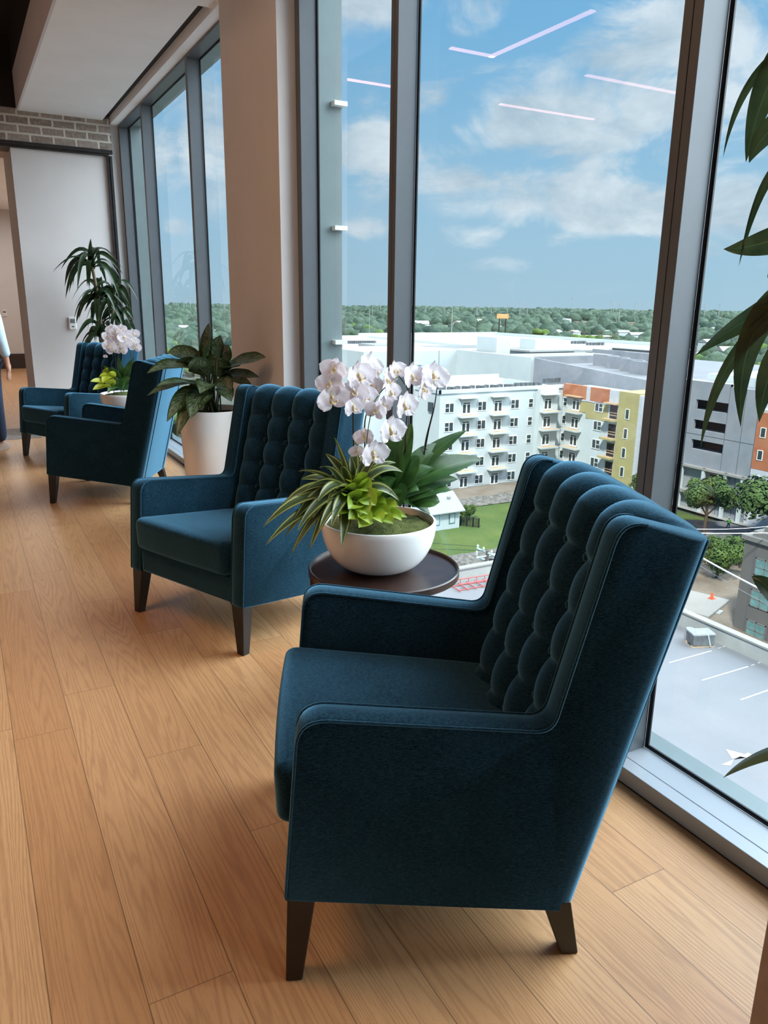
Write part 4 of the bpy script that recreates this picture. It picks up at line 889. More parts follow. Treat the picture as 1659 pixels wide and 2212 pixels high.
# projecting bay at the inner corner
MB().box(91.3, 95.6, 109.0, 110.0, GZ, -13.1).obj('bay', 'facade_white', ap)
MB().box(70.2, 70.52, 112, 113.4, -16.5, -14.9).obj('side_window', 'pane_dark', ap)
# blocks behind
def block(label, mwall, boxes, roof=True, extra=None, cat='building', name='building'):
    r = empty(name, (0, 0, 0), 0, label, cat)
    w = MB(); rf = MB()
    for b in boxes:
        w.box(*b)
        if roof: x0, x1, y0, y1, z0, z1 = b; rf.box(x0+.3, x1-.3, y0+.3, y1-.3, z1-.35, z1+.02)
    w.obj('wall', mwall, r)
    if roof: rf.obj('roof', 'roof_white', r)
    return r
b1 = block('long white building with plain upper wall right behind the apartment roof', 'facade_white', [(gz(797, 762, -9).x, 103.4, 154.5, 176, GZ, -9)])
MB().box(103.4, 104.2, 127, 154.5, GZ, -8.9).obj('end_wall', 'facade_white', b1); MB().box(104.3, 111, 135, 176, GZ, -9.4).box(111, 134, 135, 144.5, GZ, -9.4).obj('rear_wall', 'wall_grey_light', b1)
for x in (87.5, 91.5): put_win(b1, 'd', 1.75, 2.3, 'y', (x, 154.5, -14.6))
MB().box(85.5, 93.5, 154.3, 154.5, -12.2, -11.8).obj('canopy', 'facade_white', b1)
MB().box(98.3, 98.4, 154.4, 154.5, -30, -9).obj('joint', 'wall_grey_light', b1)
b2 = block('pale stair tower with flat canopy rising above the white roofs', 'facade_white', [(111.5, 115.5, 150, 158, GZ, -6.0)])
MB().box(118, 132, 146, 156, GZ, -9).box(117.5, 133, 145, 157, -9.2, -8.8).obj('stair_head', 'wall_grey_light', b2); MB().box(121, 123, 145.95, 146.05, -13, -9.8).box(126, 132.2, 145.9, 146.05, -13, -9.5).obj('doorway', 'opening_dark', b2)
p_ = gy(1150, 733, 150); MB().box(p_.x+1, p_.x+9, 150, 156, GZ, p_.z).obj('stair_tower', 'facade_white', b2)
b3 = empty('parking_garage', (0, 0, 0), 0, 'long blue-grey concrete garage ramp wall sloping behind the orange wing', 'parking garage')
MB().add([(104.1, 126.9, GZ), (104.1, 92.6, GZ), (104.6, 92.6, GZ), (104.6, 126.9, GZ), (104.1, 126.9, -9.0), (104.1, 92.6, -11.0), (104.6, 92.6, -11.0), (104.6, 126.9, -9.0)], [(3, 2, 1, 0), (4, 5, 6, 7), (0, 1, 5, 4), (1, 2, 6, 5), (2, 3, 7, 6), (3, 0, 4, 7)]).obj('ramp_wall', 'concrete_wall', b3)
MB().box(104.7, 160, 92.6, 134, GZ, -11.0).obj('top_deck', 'deck_concrete', b3)
MB().box(105, 128, 133.2, 133.9, -11, -9.4).obj('divider_wall', 'deck_concrete', b3)
for px, py, w in ((1305, 779, 7), (1330, 784, 6), (1362, 791, 6), (1385, 797, 6), (1350, 770, 22), (1395, 775, 14)):
    p = gz(px, py+12, -11); MB().box(p.x, p.x+.8, p.y-w*.5, p.y+w*.5, -11, -8.6).obj('barrier', 'concrete_wall', b3)
b4 = block('wide low building with white roof and a dark grey end far behind the apartments', 'wall_grey_light', [(150, 222, 190, 300, GZ, -12.2), (112, 150, 205, 290, GZ, -12.4)])
MB().box(150, 222.5, 299.6, 300.2, -12.5, -10.9).box(221.8, 222.4, 190, 300, -12.5, -11.0).box(149.5, 150.1, 205, 300, -12.5, -11.6).box(112, 150, 289.6, 290, -12.5, -11.4).obj('parapet', 'facade_white', b4)
MB().box(188, 206, 172, 190, GZ, -11.6).obj('dark_end', 'wall_grey_dark', b4); MB().box(187.8, 206.2, 171.8, 190.2, -11.7, -11.4).obj('dark_end_coping', 'facade_white', b4)
for px, py, w in ((1175, 770, 6), (1245, 768, 8), (1285, 768, 8)): p = gx(px, py, 149.9); MB().box(149.5, 149.95, p.y-w*.4, p.y+w*.4, p.z-2, p.z+.8).obj('dock_opening', 'opening_dark', b4)
b5 = block('white flat-roofed buildings seen in the narrow pane behind the orchids', 'facade_white', [(74, gz(797, 762, -9).x-4, 162, 177, GZ, -12.6), (92, 149, 178, 200, GZ, -11.6)])
MB().box(100, 112, 190, 200, -12, -9.6).box(92, 149, 199.6, 200.1, -12, -10.6).obj('parapet', 'wall_grey_light', b5)
# condensers on the roofs
um = MB().box(-.42, .42, -.42, .42, 0, .85).mesh('air_conditioner', 'unit_grey'); um2 = MB().lathe([(.001, .85), (.36, .85), (.36, .90), (.001, .90)], 16).box(-.42, .42, -.42, .42, 0, .85).mesh('air_conditioner', 'unit_grey')
def units(pts, label, grp, s=1.0):
    for i, p in enumerate(pts):
        o = mk('air_conditioner', um2, None); o.location = p; o.rotation_euler = (0, 0, (i*37 % 7)*.1); o.scale = (s, s, s); tag(o, label, 'air conditioner', grp)
units([(71.4+i*1.02+(.3 if i % 3 else 0), 111.6+.5*((i*5) % 3), -13.05) for i in range(16)], 'grey condenser in the front row along the white apartment roof edge', 'condensers along the apartment roof edge', .85)
units([(gz(1104+i*6.3, 816, -13.05).x, 117.5, -13.05) for i in range(6)], 'grey condenser in the short rear cluster on the apartment roof', 'rear condensers on the apartment roof')
units([(88.3+i*1.02, 112.0, -13.05) for i in range(6)], 'grey condenser near the inner corner of the apartment roof', 'condensers near the roof corner')
units([(gz(1213+i*6.4, 741, -12.2).x, gz(1213+i*6.4, 743, -12.17).y, -12.17) for i in range(5)], 'dark condenser on the wide far roof, left cluster', 'left cluster on the far roof', 1.15)
units([(gz(1257+i*6.4, 745, -12.2).x, gz(1257+i*6.4, 746, -12.17).y, -12.17) for i in range(6)], 'dark condenser on the wide far roof, right cluster', 'right cluster on the far roof', 1.15)
units([(gz(745+i*4.6, 742, -12.37).x, gz(745+i*4.6, 742.5, -12.37).y, -12.37) for i in range(14)], 'dark condenser in the long far row seen in the narrow pane', 'long far row in the narrow pane', 1.15)
units([(gz(797+i*4.8, 751, -11.6).x, 196, -11.57) for i in range(8)], 'dark condenser in the middle row seen in the narrow pane', 'middle row in the narrow pane', .8)
# ------------------------------------------------------------------ concrete garage on the right with openings
g2 = empty('parking_garage', (0, 0, 0), 0, 'grey concrete parking garage with dark slot openings right of the brown mullion', 'parking garage')
w = MB(); zs = [(-12.45, -14.0), (-15.6, -17.15), (-18.75, -20.3)]
w.box(101, 101.5, 83.0, 90, GZ+7, -9.6).box(101, 101.5, 77.05, 77.06, GZ+7, -9.6)
zz = [-9.6]+[z for p in zs for z in p]+[-23.2]
for a, b in zip(zz[0::2], zz[1::2]): w.box(101, 101.5, 77.05, 83.0, b, a)
w.box(101, 104, 71.5, 77.05, GZ, -10.0); w.obj('wall', 'concrete_wall', g2)
MB().box(103.5, 104, 77, 90, GZ, -10).obj('dark_interior', 'opening_dark', g2); MB().box(101.5, 104, 77, 90, -10.1, -9.7).obj('roof', 'roof_white', g2)
sl = MB()
for a, b in zs: sl.box(101.5, 103.6, 77, 90, b-.25, b-.02)
sl.obj('slab', 'concrete_wall', g2)
MB().box(104.1, 125, 72, 84, GZ, -8.6).box(103.8, 104.4, 71.8, 75.1, -11, -7.9).obj('stair_tower', 'facade_white', g2)
MB().box(100.0, 101.0, 72.0, 90, -23.1, -22.8).box(99.9, 101, 72, 90, -27.3, -26.8).obj('ledge', 'parapet_cap', g2)
co_ = MB()
for y in (83.6, 79.4, 75.4, 72.4): co_.box(100.1, 100.5, y-.25, y+.25, GZ, -22.8)
co_.obj('columns', 'facade_white', g2, 0)
MB().box(101.1, 101.6, 77, 90, GZ, -23.0).obj('ground_wall', 'wall_grey_light', g2); MB().box(101.0, 101.12, 77.5, 78.7, -27, -23.7).obj('doorway', 'opening_dark', g2)
MB().box(100.95, 101.0, 74.2, 74.26, GZ, -10).box(100.95, 101.0, 77.0, 77.05, GZ, -10).box(100.96, 101, 72, 90, -17.9, -17.84).obj('panel_joint', 'wall_grey_dark', g2)
o2 = empty('apartment_building', (0, 0, 0), 0, 'orange sheathed building with small dark windows at the right edge behind the hanging leaves', 'building')
MB().box(100.6, 118, 50, 71.6, -21.3, -13.0).obj('orange_sheathing', 'sheathing_orange', o2); MB().box(100.62, 118, 50, 71.6, GZ, -21.3).obj('house_wrap', 'house_wrap', o2); MB().box(100.8, 118, 50, 71.6, -13.0, -12.6).obj('roof', 'roof_white', o2)
for z in (-16.4, -19.7, -23.4, -26.8):
    for y in (70.4, 67.6, 64.5, 61): put_win(o2, 's', .9, 1.5, 'x', (100.6, y, z-.2))
# grey stucco building with teal panes
gb = empty('office_building', (0, 0, 0), 0, 'grey stucco building with teal-paned double windows at the lower right', 'building')
MB().box(66, 84, 10, 46.45, GZ, -20.3).obj('wall', 'grey_stucco', gb)
MB().box(65.7, 84, 10, 46.7, -20.45, -20.0).box(66.3, 84, 10, 45.9, -20.0, -19.5).box(66.9, 84, 10, 45.2, -19.5, -19.0).obj('cornice', 'stucco_trim', gb)
MB().box(65.93, 66.05, 45.15, 45.22, GZ, -20.5).box(65.93, 66.05, 42.6, 42.67, GZ, -20.5).obj('panel_joint', 'wall_grey_dark', gb)
for z in (-21.95, -25.2, -28.4):
    for y in (43.95, 39.6, 35.2, 30.8):
        f = MB().box(-.08, 0, -1.05, 1.05, 0, .1).box(-.08, 0, -1.05, 1.05, 1.65, 1.75).box(-.08, 0, -1.05, -.95, 0, 1.75).box(-.08, 0, .95, 1.05, 0, 1.75).box(-.08, 0, -.06, .06, 0, 1.75).box(-.08, 0, -1, 1, .78, .86).obj('window', 'stucco_trim', gb)
        f.location = (66, y, z-1.75); MB().box(-.05, .02, -.98, .98, .08, 1.68).obj('pane', 'pane_teal', f)
# ------------------------------------------------------------------ parking deck below the window
pd = empty('parking_deck', (0, 0, 0), 0, 'pale concrete rooftop parking deck below the windows with parapet walls', 'parking deck')
ZD = -20.5
MB().box(2.2, 43.2, -30, 49.2, ZD-.5, ZD).obj('deck', 'deck_concrete', pd); MB().box(2.2, 43.2, -30, 49.2, GZ, ZD-.5).obj('body', 'concrete_wall', pd)
MB().box(43.0, 43.4, -30, 49.4, ZD-1, ZD+1.05).box(2.2, 43.4, 49.0, 49.4, ZD-1, ZD+1.05).obj('parapet_wall', 'parapet_concrete', pd)
MB().box(42.9, 43.5, -30, 49.5, ZD+1.05, ZD+1.17).box(2.2, 43.4, 48.9, 49.5, ZD+1.05, ZD+1.17).obj('coping', 'parapet_cap', pd)
def mark(p, q, w=.11):
    a, b = Vector(p), Vector(q); d = (b-a).normalized(); s = Vector((-d.y, d.x, 0))*w*.5; z = Vector((0, 0, .012))
    return MB().add([a-s+z, b-s+z, b+s+z, a+s+z], [(0, 1, 2, 3)]).obj('painted_line', 'paint_white', pd)
for (a, b) in (((1445, 1432), (1537, 1406)), ((1516, 1470), (1616, 1440)), ((1600, 1512), (1720, 1470)), ((1690, 1560), (1830, 1510))): mark(gz(*a, ZD), gz(*b, ZD))
for a in ((1551, 1401), (1561, 1398), (1623, 1438), (1637, 1433)): p = gz(*a, ZD); mark(p, p+Vector((.35, .03, 0)), .09)
A = [gz(*p, ZD) + Vector((0, 0, .012)) for p in ((1568, 1619), (1607, 1629), (1582, 1640), (1558, 1652), (1578, 1654), (1585, 1641), (1598, 1634), (1612, 1637), (1622, 1645), (1640, 1640), (1616, 1626))]
MB().add(A, [(0, 2, 1), (3, 4, 5), (5, 6, 7, 8, 9, 10)]).obj('painted_arrow', 'paint_white', pd)
cr = empty('equipment_crate', gz(1511, 1392, ZD), radians(-22), 'grey metal equipment crate wrapped in plastic by the deck parapet', 'crate')
MB().box(-.75, .75, -.5, .5, .12, .85).obj('box', 'unit_grey', cr, 0, .02); MB().box(-.78, .78, -.53, .53, .85, .95).obj('lid', 'galvanised', cr); MB().box(-.8, .8, -.45, -.3, 0, .12).box(-.8, .8, .3, .45, 0, .12).obj('skid', 'timber', cr)
MB().tube([(.2, -.55, .95), (.45, -.56, .1)], .05, 6).obj('strap', 'paint_white', cr)
dr = empty('metal_drum', gz(1488, 1382, ZD), 0, 'small galvanised drum beside the wrapped crate on the deck', 'drum'); MB().lathe([(.001, 0), (.3, 0), (.3, .8), (.26, .85), (.001, .85)], 20).obj('body', 'galvanised', dr, 40); MB().lathe([(.301, .25), (.31, .27), (.301, .29)], 20, cap=False).obj('band', 'galvanised', dr)
rk = empty('steel_rack', (0, 0, 0), 0, 'red steel ladder rack lying on the deck near the parapet', 'rack')
a, b, c_, d = gz(976, 1268, ZD), gz(1064, 1254, ZD), gz(990, 1277, ZD), gz(1075, 1262, ZD)
for k, (p, q) in enumerate(((a, b), (c_, d), (a+Vector((0, 0, .5)), b+Vector((0, 0, .5))), (c_+Vector((0, 0, .5)), d+Vector((0, 0, .5))))): MB().tube([p+Vector((0, 0, .06)), q+Vector((0, 0, .06))], .05, 5).obj('rail', 'red_steel', rk)
for k in range(6):
    t = k/5; p, q = a.lerp(b, t), c_.lerp(d, t); e = (q-p)*.35; MB().tube([p-e+Vector((0, 0, .1)), q+e+Vector((0, 0, .1))], .045, 5).obj('rung', 'red_steel', rk); MB().tube([p+Vector((0, 0, .05)), p+Vector((0, 0, .56))], .04, 5).obj('post', 'red_steel', rk)
bx2 = empty('duct_box', gz(940, 1277, ZD), .3, 'pale louvred box on the deck at the foot of the round table', 'box'); MB().box(-.7, .7, -.5, .5, 0, .8).obj('box', 'parapet_cap', bx2); MB().box(-.65, .65, -.53, -.5, .1, .7).obj('louvre', 'wall_grey_light', bx2)
# ------------------------------------------------------------------ small house, fence, poles, wires
hs = empty('house', (0, 0, 0), 0, 'small pale blue house with metal gable roof beside the green lawn', 'house')
MB().box(53, 60.9, 88.8, 94.5, GZ, GZ+2.9).prism([(88.8, GZ+2.9), (94.5, GZ+2.9), (91.65, GZ+4.6)], 53, 60.9, 'x').obj('wall', 'house_blue', hs)
MB().prism([(88.2, GZ+2.65), (91.65, GZ+4.85), (95.1, GZ+2.65), (95.1, GZ+2.8), (91.65, GZ+5.0), (88.2, GZ+2.8)], 52.5, 61.5, 'x').obj('roof', 'metal_roof', hs)
MB().box(57.5, 57.9, 90, 90.4, GZ+3.5, GZ+4.4).obj('roof_vent', 'pole_grey', hs); MB().box(59.8, 60.2, 90.2, 90.6, GZ+3.7, GZ+4.5).obj('roof_vent', 'pole_grey', hs)
for x in (57.0, 59.6): f = MB().box(-.5, .5, -.06, 0, 0, 1.6).obj('window', 'teal_trim', hs); f.location = (x, 88.8, GZ+.9); MB().box(-.38, .38, -.08, -.05, .12, 1.48).obj('pane', 'house_blue', f)
p0, p1 = Vector((61.3, 90.5, GZ)), gz(1034, 1142, GZ)
fn = empty('fence', p0, 0, 'dark mesh fence running from the small house across the lawn', 'fence'); d = p1-p0; pm = MB()
for k in range(24): q = d*(k/23); pm.box(q.x-.03, q.x+.03, q.y-.03, q.y+.03, .1, 1.5)
for z in (.15, .8, 1.45): pm.tube([(0, 0, z), d+Vector((0, 0, z))], .03, 4)
pm.obj('mesh_panel', 'dark_steel', fn)
for k in range(5): q = d*(k/4); MB().box(q.x-.07, q.x+.07, q.y-.07, q.y+.07, 0, 1.6).obj('post', 'dark_steel', fn)
ZP = -20.2; pt = gz(1053, 1194, ZP); pb = Vector((pt.x, pt.y, GZ))
up = empty('utility_pole', pb, 0, 'utility pole with pale crossarms and insulators beyond the deck parapet', 'utility pole')
MB().tube([(0, 0, 0), (0, 0, 10.0)], .16, 8).obj('pole', 'pole_wood', up)
e = (gz(1027, 1187, ZP)-gz(1065, 1203, ZP)).normalized()*1.4; e2 = Vector((-e.y, e.x, 0))*.9
for k, (v, z) in enumerate(((e, 9.8), (e2, 9.5), (e, 9.0))): MB().tube([-v+Vector((0, 0, z)), v+Vector((0, 0, z))], .09, 6).obj('crossarm', 'insulator', up)
for v in (-e, -e*.4, e*.4, e, e2, -e2): MB().lathe([(.001, 0), (.12, .02), (.06, .12), (.13, .2), (.001, .4)], 8, (v.x, v.y, 9.85)).obj('insulator', 'insulator', up)
MB().lathe([(.001, 0), (.3, 0), (.3, 1.0), (.001, 1.05)], 12, (.45, .0, 8.1)).obj('transformer', 'dark_steel', up)
def wire(a, b, sag, label, m='wire_white', r=.022):
    a, b = Vector(a), Vector(b); o = MB().tube([a.lerp(b, t/16)-Vector((0, 0, sag*4*(t/16)*(1-t/16)))-a for t in range(17)], r, 5).obj('power_line', m); o.location = a; tag(o, label, 'power line', 'power lines')
T = pb+Vector((0, 0, 10.0))
wire(T, T+Vector((-55, 60, 1)), 2.2, 'thin cable running from the utility pole towards the small house', 'blackwire')
wire(T+e, T+e+Vector((-52, 66, 2)), 2.0, 'upper thin cable passing over the small house and lawn', 'blackwire')
q0, q1 = gz(1535, 1217, -19), gz(1700, 1292, -17.5); q2, q3 = gz(1529, 1150, -20), gz(1618, 1150, -20)
wire(gz(1450, 1165, -20), gz(1760, 1330, -16), .2, 'thick white cable crossing in front of the grey building', 'wire_white', .07)
wire(gz(1440, 1150, -19), gz(1700, 1150, -19), .1, 'short white cable above the street behind the armchair', 'wire_white', .05)
wire(gz(1450, 1180, -20), gz(1750, 1352, -18), .3, 'thin grey cable below the thick white one', 'pole_grey', .02)
wire(gz(1440, 1139, -16), gz(1700, 1132, -16), .3, 'pair of thin cables level with the street trees', 'wire_white', .025)
sb = empty('concrete_slab', gz(1508, 1312, GZ)+Vector((0, 0, .0)), radians(20), 'concrete slab on the dirt lot carrying an orange cone', 'slab'); MB().box(-3.2, 3.2, -2.2, 2.2, .1, .55).obj('slab', 'parapet_cap', sb); MB().box(-1, .2, -2.6, -2.2, 0, .3).obj('footing', 'parapet_concrete', sb)
cn_ = empty('traffic_cone', gz(1536, 1303, GZ)+Vector((0, 0, .56)), 0, 'small orange traffic cone on the concrete slab', 'cone'); MB().lathe([(.001, .04), (.22, .04), (.05, .75), (.001, .76)], 12, cap=False).obj('cone', 'cone_orange', cn_, 50); MB().box(-.3, .3, -.3, .3, 0, .05).obj('base', 'cone_orange', cn_)
# worker in the street
wk = empty('person', gz(1572, 1144, GZ)+Vector((0, 0, .09)), radians(-30), 'worker in a lime safety vest walking along the street by the trees', 'person')
Jw = [((0, 0, .95), (.14, .11)), ((0, 0, 1.3), (.17, .12)), ((0, 0, 1.48), (.06, .06)), ((0, -.02, 1.66), (.09, .1)), ((.22, 0, 1.35), (.05, .05)), ((.3, -.1, .95), (.035, .035)), ((-.22, 0, 1.35), (.05, .05)), ((-.28, .15, .97), (.035, .035)), ((.1, -.2, .5), (.07, .07)), ((.1, -.25, .06), (.05, .05)), ((-.1, .1, .5), (.07, .07)), ((-.1, .35, .08), (.05, .05))]
skin('body', Jw, [(0, 1), (1, 2), (2, 3), (1, 4), (4, 5), (1, 6), (6, 7), (0, 8), (8, 9), (0, 10), (10, 11)], 'denim', wk, 1)
skin('vest', [((0, 0, .84), (.22, .18)), ((0, 0, 1.32), (.27, .19)), ((0, 0, 1.48), (.12, .11))], [(0, 1), (1, 2)], 'hivis', wk, 1)
MB().lathe([(.17, 0), (.13, .02), (.12, .09), (.06, .14), (.001, .15)], 14, (0, -.02, 1.72), cap=False).obj('hard_hat', 'paint_white', wk, 50)
# ------------------------------------------------------------------ trees
def crown(seed, n=14, R=1.0, flat=.75, sub=2):
    rnd = random.Random(seed); bm = bmesh.new()
    for i in range(n):
        a = rnd.random()*2*pi; rr_ = R*sqrt(rnd.random())*.72; z = R*flat*rnd.uniform(-.45, .6)*(1.05-rr_/R*.5); r = R*rnd.uniform(.28, .46)
        m = Matrix.Translation((rr_*cos(a), rr_*sin(a), z))
        bmesh.ops.create_icosphere(bm, subdivisions=sub, radius=r, matrix=m)
    for v in bm.verts:
        q = v.co; k = noise.noise(q*3.1+Vector((seed, 0, 0)))*.10*R + noise.noise(q*9+Vector((0, seed, 0)))*.06*R
        v.co = q + (q.normalized() if q.length > 0 else Vector((0, 0, 1)))*k*1.6
    me = bpy.data.meshes.new('crown'); bm.to_mesh(me); bm.free()
    for p in me.polygons: p.use_smooth = True
    return me
def leafy(seed, R=1.0, flat=.75, count=5200, sz=.035):
    rnd = random.Random(seed); mb = MB(); cs = []
    for i in range(22):
        a = rnd.random()*2*pi; q = R*sqrt(rnd.random())*.75; cs.append((Vector((q*cos(a), q*sin(a), R*flat*rnd.uniform(-.5, .65)*(1.1-q/R*.55))), R*rnd.uniform(.22, .40)))
    for i in range(count):
        c_, r = rnd.choice(cs); d = Vector((rnd.gauss(0, 1), rnd.gauss(0, 1), rnd.gauss(0, 1)+.25)).normalized(); p = c_ + d*r*rnd.uniform(.72, 1.06)
        u = d.cross(Vector((rnd.gauss(0, 1), rnd.gauss(0, 1), rnd.gauss(0, 1)))).normalized(); w_ = (d+u*.5).cross(u).normalized(); s = sz*R*rnd.uniform(.7, 1.5)
        mb.add([p-u*s-w_*s*.6, p+u*s-w_*s*.6, p+u*s+w_*s*.6, p-u*s+w_*s*.6], [(0, 1, 2, 3)])
    return mb
def near_tree(loc, R, h, m, seed, label, flat=.75):
    t = empty('tree', loc, 0, label, 'tree', 'street trees by the lot')
    c_ = leafy(seed, R, flat).obj('crown', m, t); c_.location = (0, 0, h)
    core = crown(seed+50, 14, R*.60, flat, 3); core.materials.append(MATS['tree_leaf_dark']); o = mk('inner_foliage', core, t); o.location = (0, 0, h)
    tr = MB().tube([(0, 0, 0), (.1, .05, h*.5), (0, 0, h)], [R*.07, R*.05, R*.03], 8); rnd = random.Random(seed)
    for k in range(5): a = rnd.random()*6.28; tr.tube([(.05, 0, h*.55), (R*.3*cos(a), R*.3*sin(a), h*.8), (R*.6*cos(a), R*.6*sin(a), h*1.05)], [R*.03, R*.02, R*.008], 5)
    tr.obj('trunk', 'tree_bark', t, 50)
near_tree(gz(1500, 1172, GZ)*1.0+Vector((3, 1, 0)), 4.1, 6.0, 'tree_leaf', 1, 'broad green street tree just right of the brown mullion')
near_tree(gz(1450, 1150, GZ)+Vector((2, 6, 0)), 3.4, 5.4, 'tree_leaf', 8, 'green street tree partly hidden behind the grey mullion')
near_tree(gz(1660, 1168, GZ)+Vector((-1.5, -1, 0)), 5.9, 6.2, 'tree_leaf', 2, 'large airy tree at the right edge above the grey building')
near_tree(gz(1548, 1250, GZ), 3.1, 2.9, 'tree_leaf_bright', 3, 'yellow-green tree beside the near armchair wing')
near_tree(gz(1598, 1228, GZ), 2.6, 2.6, 'tree_leaf', 4, 'dark green bushy tree between the yellow-green tree and the grey building')
near_tree(gz(1522, 1310, GZ)+Vector((-3, 3, 0)), 2.6, 3.0, 'tree_leaf_bright', 5, 'low bushy tree at the edge of the dirt lot behind the armchair')
near_tree(Vector((62.5, 97.5, GZ)), 2.6, 2.6, 'tree_leaf_dark', 6, 'dark bush behind the small house roof')
near_tree(Vector((64.5, 91.5, GZ)), 1.5, 1.6, 'tree_leaf_bright', 7, 'bright green shrub by the fence of the small house')
near_tree(Vector((126, 58, GZ)), 7, 14, 'tree_leaf_dark', 9, 'dark tree rising behind the orange sheathed building')
CR = []
for s in range(6):
    m = crown(100+s, 11, 1.0, .72, 2); m.materials.append(MATS[('tree_leaf_dark', 'tree_leaf', 'tree_leaf_dark', 'tree_leaf', 'tree_leaf_bright', 'tree_leaf_dark')[s]]); m.name = 'tree'; CR.append(m)
PLACED = []
FOOT = [(180, 212, 160, 196), (60, 104, 90, 182), (104, 162, 84, 178), (60, 224, 178, 302), (98, 126, 40, 96)]
rt = random.Random(77)
rm = {k: None for k in range(3)}
def dist_house(x, y, w, d, h, m, rot):
    t = MB().box(-w/2, w/2, -d/2, d/2, 0, h).obj('house', 'house_blue' if m != 'tan_roof' else 'tan_roof'); t.location = (x, y, GZ); t.rotation_euler = (0, 0, rot)
    MB().prism([(-d/2-.4, h), (d/2+.4, h), (0, h+d*.28)], -w/2-.4, w/2+.4, 'x').obj('roof', m, t); return tag(t, 'small pale-roofed house among the trees of the middle distance', 'house', 'distant houses')
for px, py, w in ((1223, 694, 16), (1180, 697, 14), (1040, 697, 20), (990, 700, 15), (905, 703, 24), (1120, 716, 14), (1150, 707, 12), (1200, 722, 14), (1255, 708, 14), (1305, 722, 12), (1345, 722, 12), (1375, 728, 14), (1240, 722, 12), (1300, 700, 14), (1550, 695, 16), (1590, 690, 18), (1545, 716, 16), (1530, 745, 14), (1580, 765, 16),
               (392, 712, 13), (372, 700, 12), (402, 676, 14), (478, 672, 16), (475, 722, 12), (752, 690, 16), (930, 712, 14), (1005, 712, 14), (1075, 712, 12)):
    p = gz(px, py, -25.5); PLACED.append((p.x, p.y, w*1.5)); dist_house(p.x, p.y, w, w*.6, 6.5, rt.choice(('roof_white', 'metal_roof', 'parapet_cap')), rt.uniform(-.5, .5))
for px, py, w, m in ((1000, 722, 60, 'metal_roof'), (1330, 697, 130, 'tan_roof'), (1250, 726, 55, 'roof_white'), (945, 704, 60, 'roof_white')):
    p = gz(px, py, -24); PLACED.append((p.x, p.y, w*.7)); t = MB().box(-w/2, w/2, -12, 12, 0, 6).obj('warehouse', 'tan_roof'); t.location = (p.x, p.y, GZ); t.rotation_euler = (0, 0, -AZ*.9-.1); MB().box(-w/2-.5, w/2+.5, -12.5, 12.5, 6, 6.6).obj('roof', m, t)
    tag(t, 'long low %s warehouse in the middle distance' % {'metal_roof': 'grey metal-roofed', 'tan_roof': 'tan', 'roof_white': 'white-roofed'}[m] if w != 60 or m != 'roof_white' else 'low white-roofed shop building beside the tall grey pole', 'warehouse')
for (px, py, R, k) in ((775, 712, 11, 4), (800, 722, 12, 1), (822, 705, 10, 3), (760, 728, 8, 0), (1168, 722, 9, 4), (1250, 735, 8, 4), (1190, 738, 6, 4), (1280, 735, 7, 4), (1330, 735, 7, 1)):
    p = gz(px, py, -24); PLACED.append((p.x, p.y, R)); o = mk('tree', CR[k], None); o.location = (p.x, p.y, -24); o.scale = (R, R, R*.8); tag(o, 'bright round tree standing taller than its neighbours behind the white roofs', 'tree', 'tall bright trees behind the roofs')
cnt = 0; tries = 0
def blocked(x, y, m=6): return any(a-m < x < b+m and c_-m < y < d+m for a, b, c_, d in FOOT)
while cnt < 282 and tries < 60000:
    tries += 1; az = radians(rt.uniform(-1, 60)); r = sqrt(rt.uniform(200**2, 640**2)) if cnt < 150 else rt.uniform(190, 420)
    if cnt > 240: az = radians(rt.uniform(1, 23)); r = rt.uniform(110, 300)
    x, y = r*sin(az), r*cos(az)
    R = rt.uniform(4.0, 7.5)*(1+.25*r/800)
    if blocked(x, y, R+1) or any((x-a)**2+(y-b)**2 < ((r2+R)*.98)**2 for a, b, r2 in PLACED): continue
    o = mk('tree', CR[rt.choice((0, 1, 2, 3, 5, 0, 1, 4))], None)
    PLACED.append((x, y, R)); o.location = (x, y, GZ+R*.62); o.rotation_euler = (0, 0, rt.random()*6); o.scale = (R, R*rt.uniform(.85, 1.1), R*rt.uniform(.75, 1.05))
    tag(o, 'one of the many rounded green trees between the rooftops and the horizon', 'tree', 'trees of the middle distance'); cnt += 1
def far_canopy():
    rnd = random.Random(9); base = bmesh.new(); bmesh.ops.create_icosphere(base, subdivisions=2, radius=1.0); bv = [v.co.copy() for v in base.verts]; bf = [tuple(v.index for v in f.verts) for f in base.faces]; base.free()
    mb = MB()
    for i in range(5200):
        az = radians(rnd.uniform(-4, 60)); r = 330*(13.5**(rnd.random()**.9)); x, y = r*sin(az), r*cos(az)
        if noise.noise(Vector((x/90, y/90, 9))) > .42: continue
        if blocked(x, y, 10) or any((x-a)**2+(y-b)**2 < (r2+9)**2 for a, b, r2 in PLACED): continue
        R = rnd.uniform(5, 9)*(.7+r/2200); H = rnd.uniform(6, 12)*(.85+min(.8, r/3500)); n = len(mb.v); q = Vector((rnd.random()*9, rnd.random()*9, 0))
        for v in bv: k = 1+.42*noise.noise(v*2.2+q); mb.v.append((x+v.x*R*k, y+v.y*R*k, GZ+H*.4+v.z*H*.75*k))
        mb.f += [(a+n, b+n, c_+n) for a, b, c_ in bf]
    return mb
for px, py in ((1618, 742), (1634, 743), (1650, 745), (1600, 752), (1510, 765), (1640, 760), (940, 706), (950, 707), (960, 707), (972, 708)): p = gz(px, py, GZ+.4); PLACED.append((p.x, p.y, 4))
for px, r in ((977, 420), (798, 520)): d = ray(px, 690); d.z = 0; d.normalize(); PLACED.append((d.x*r, d.y*r, 4))
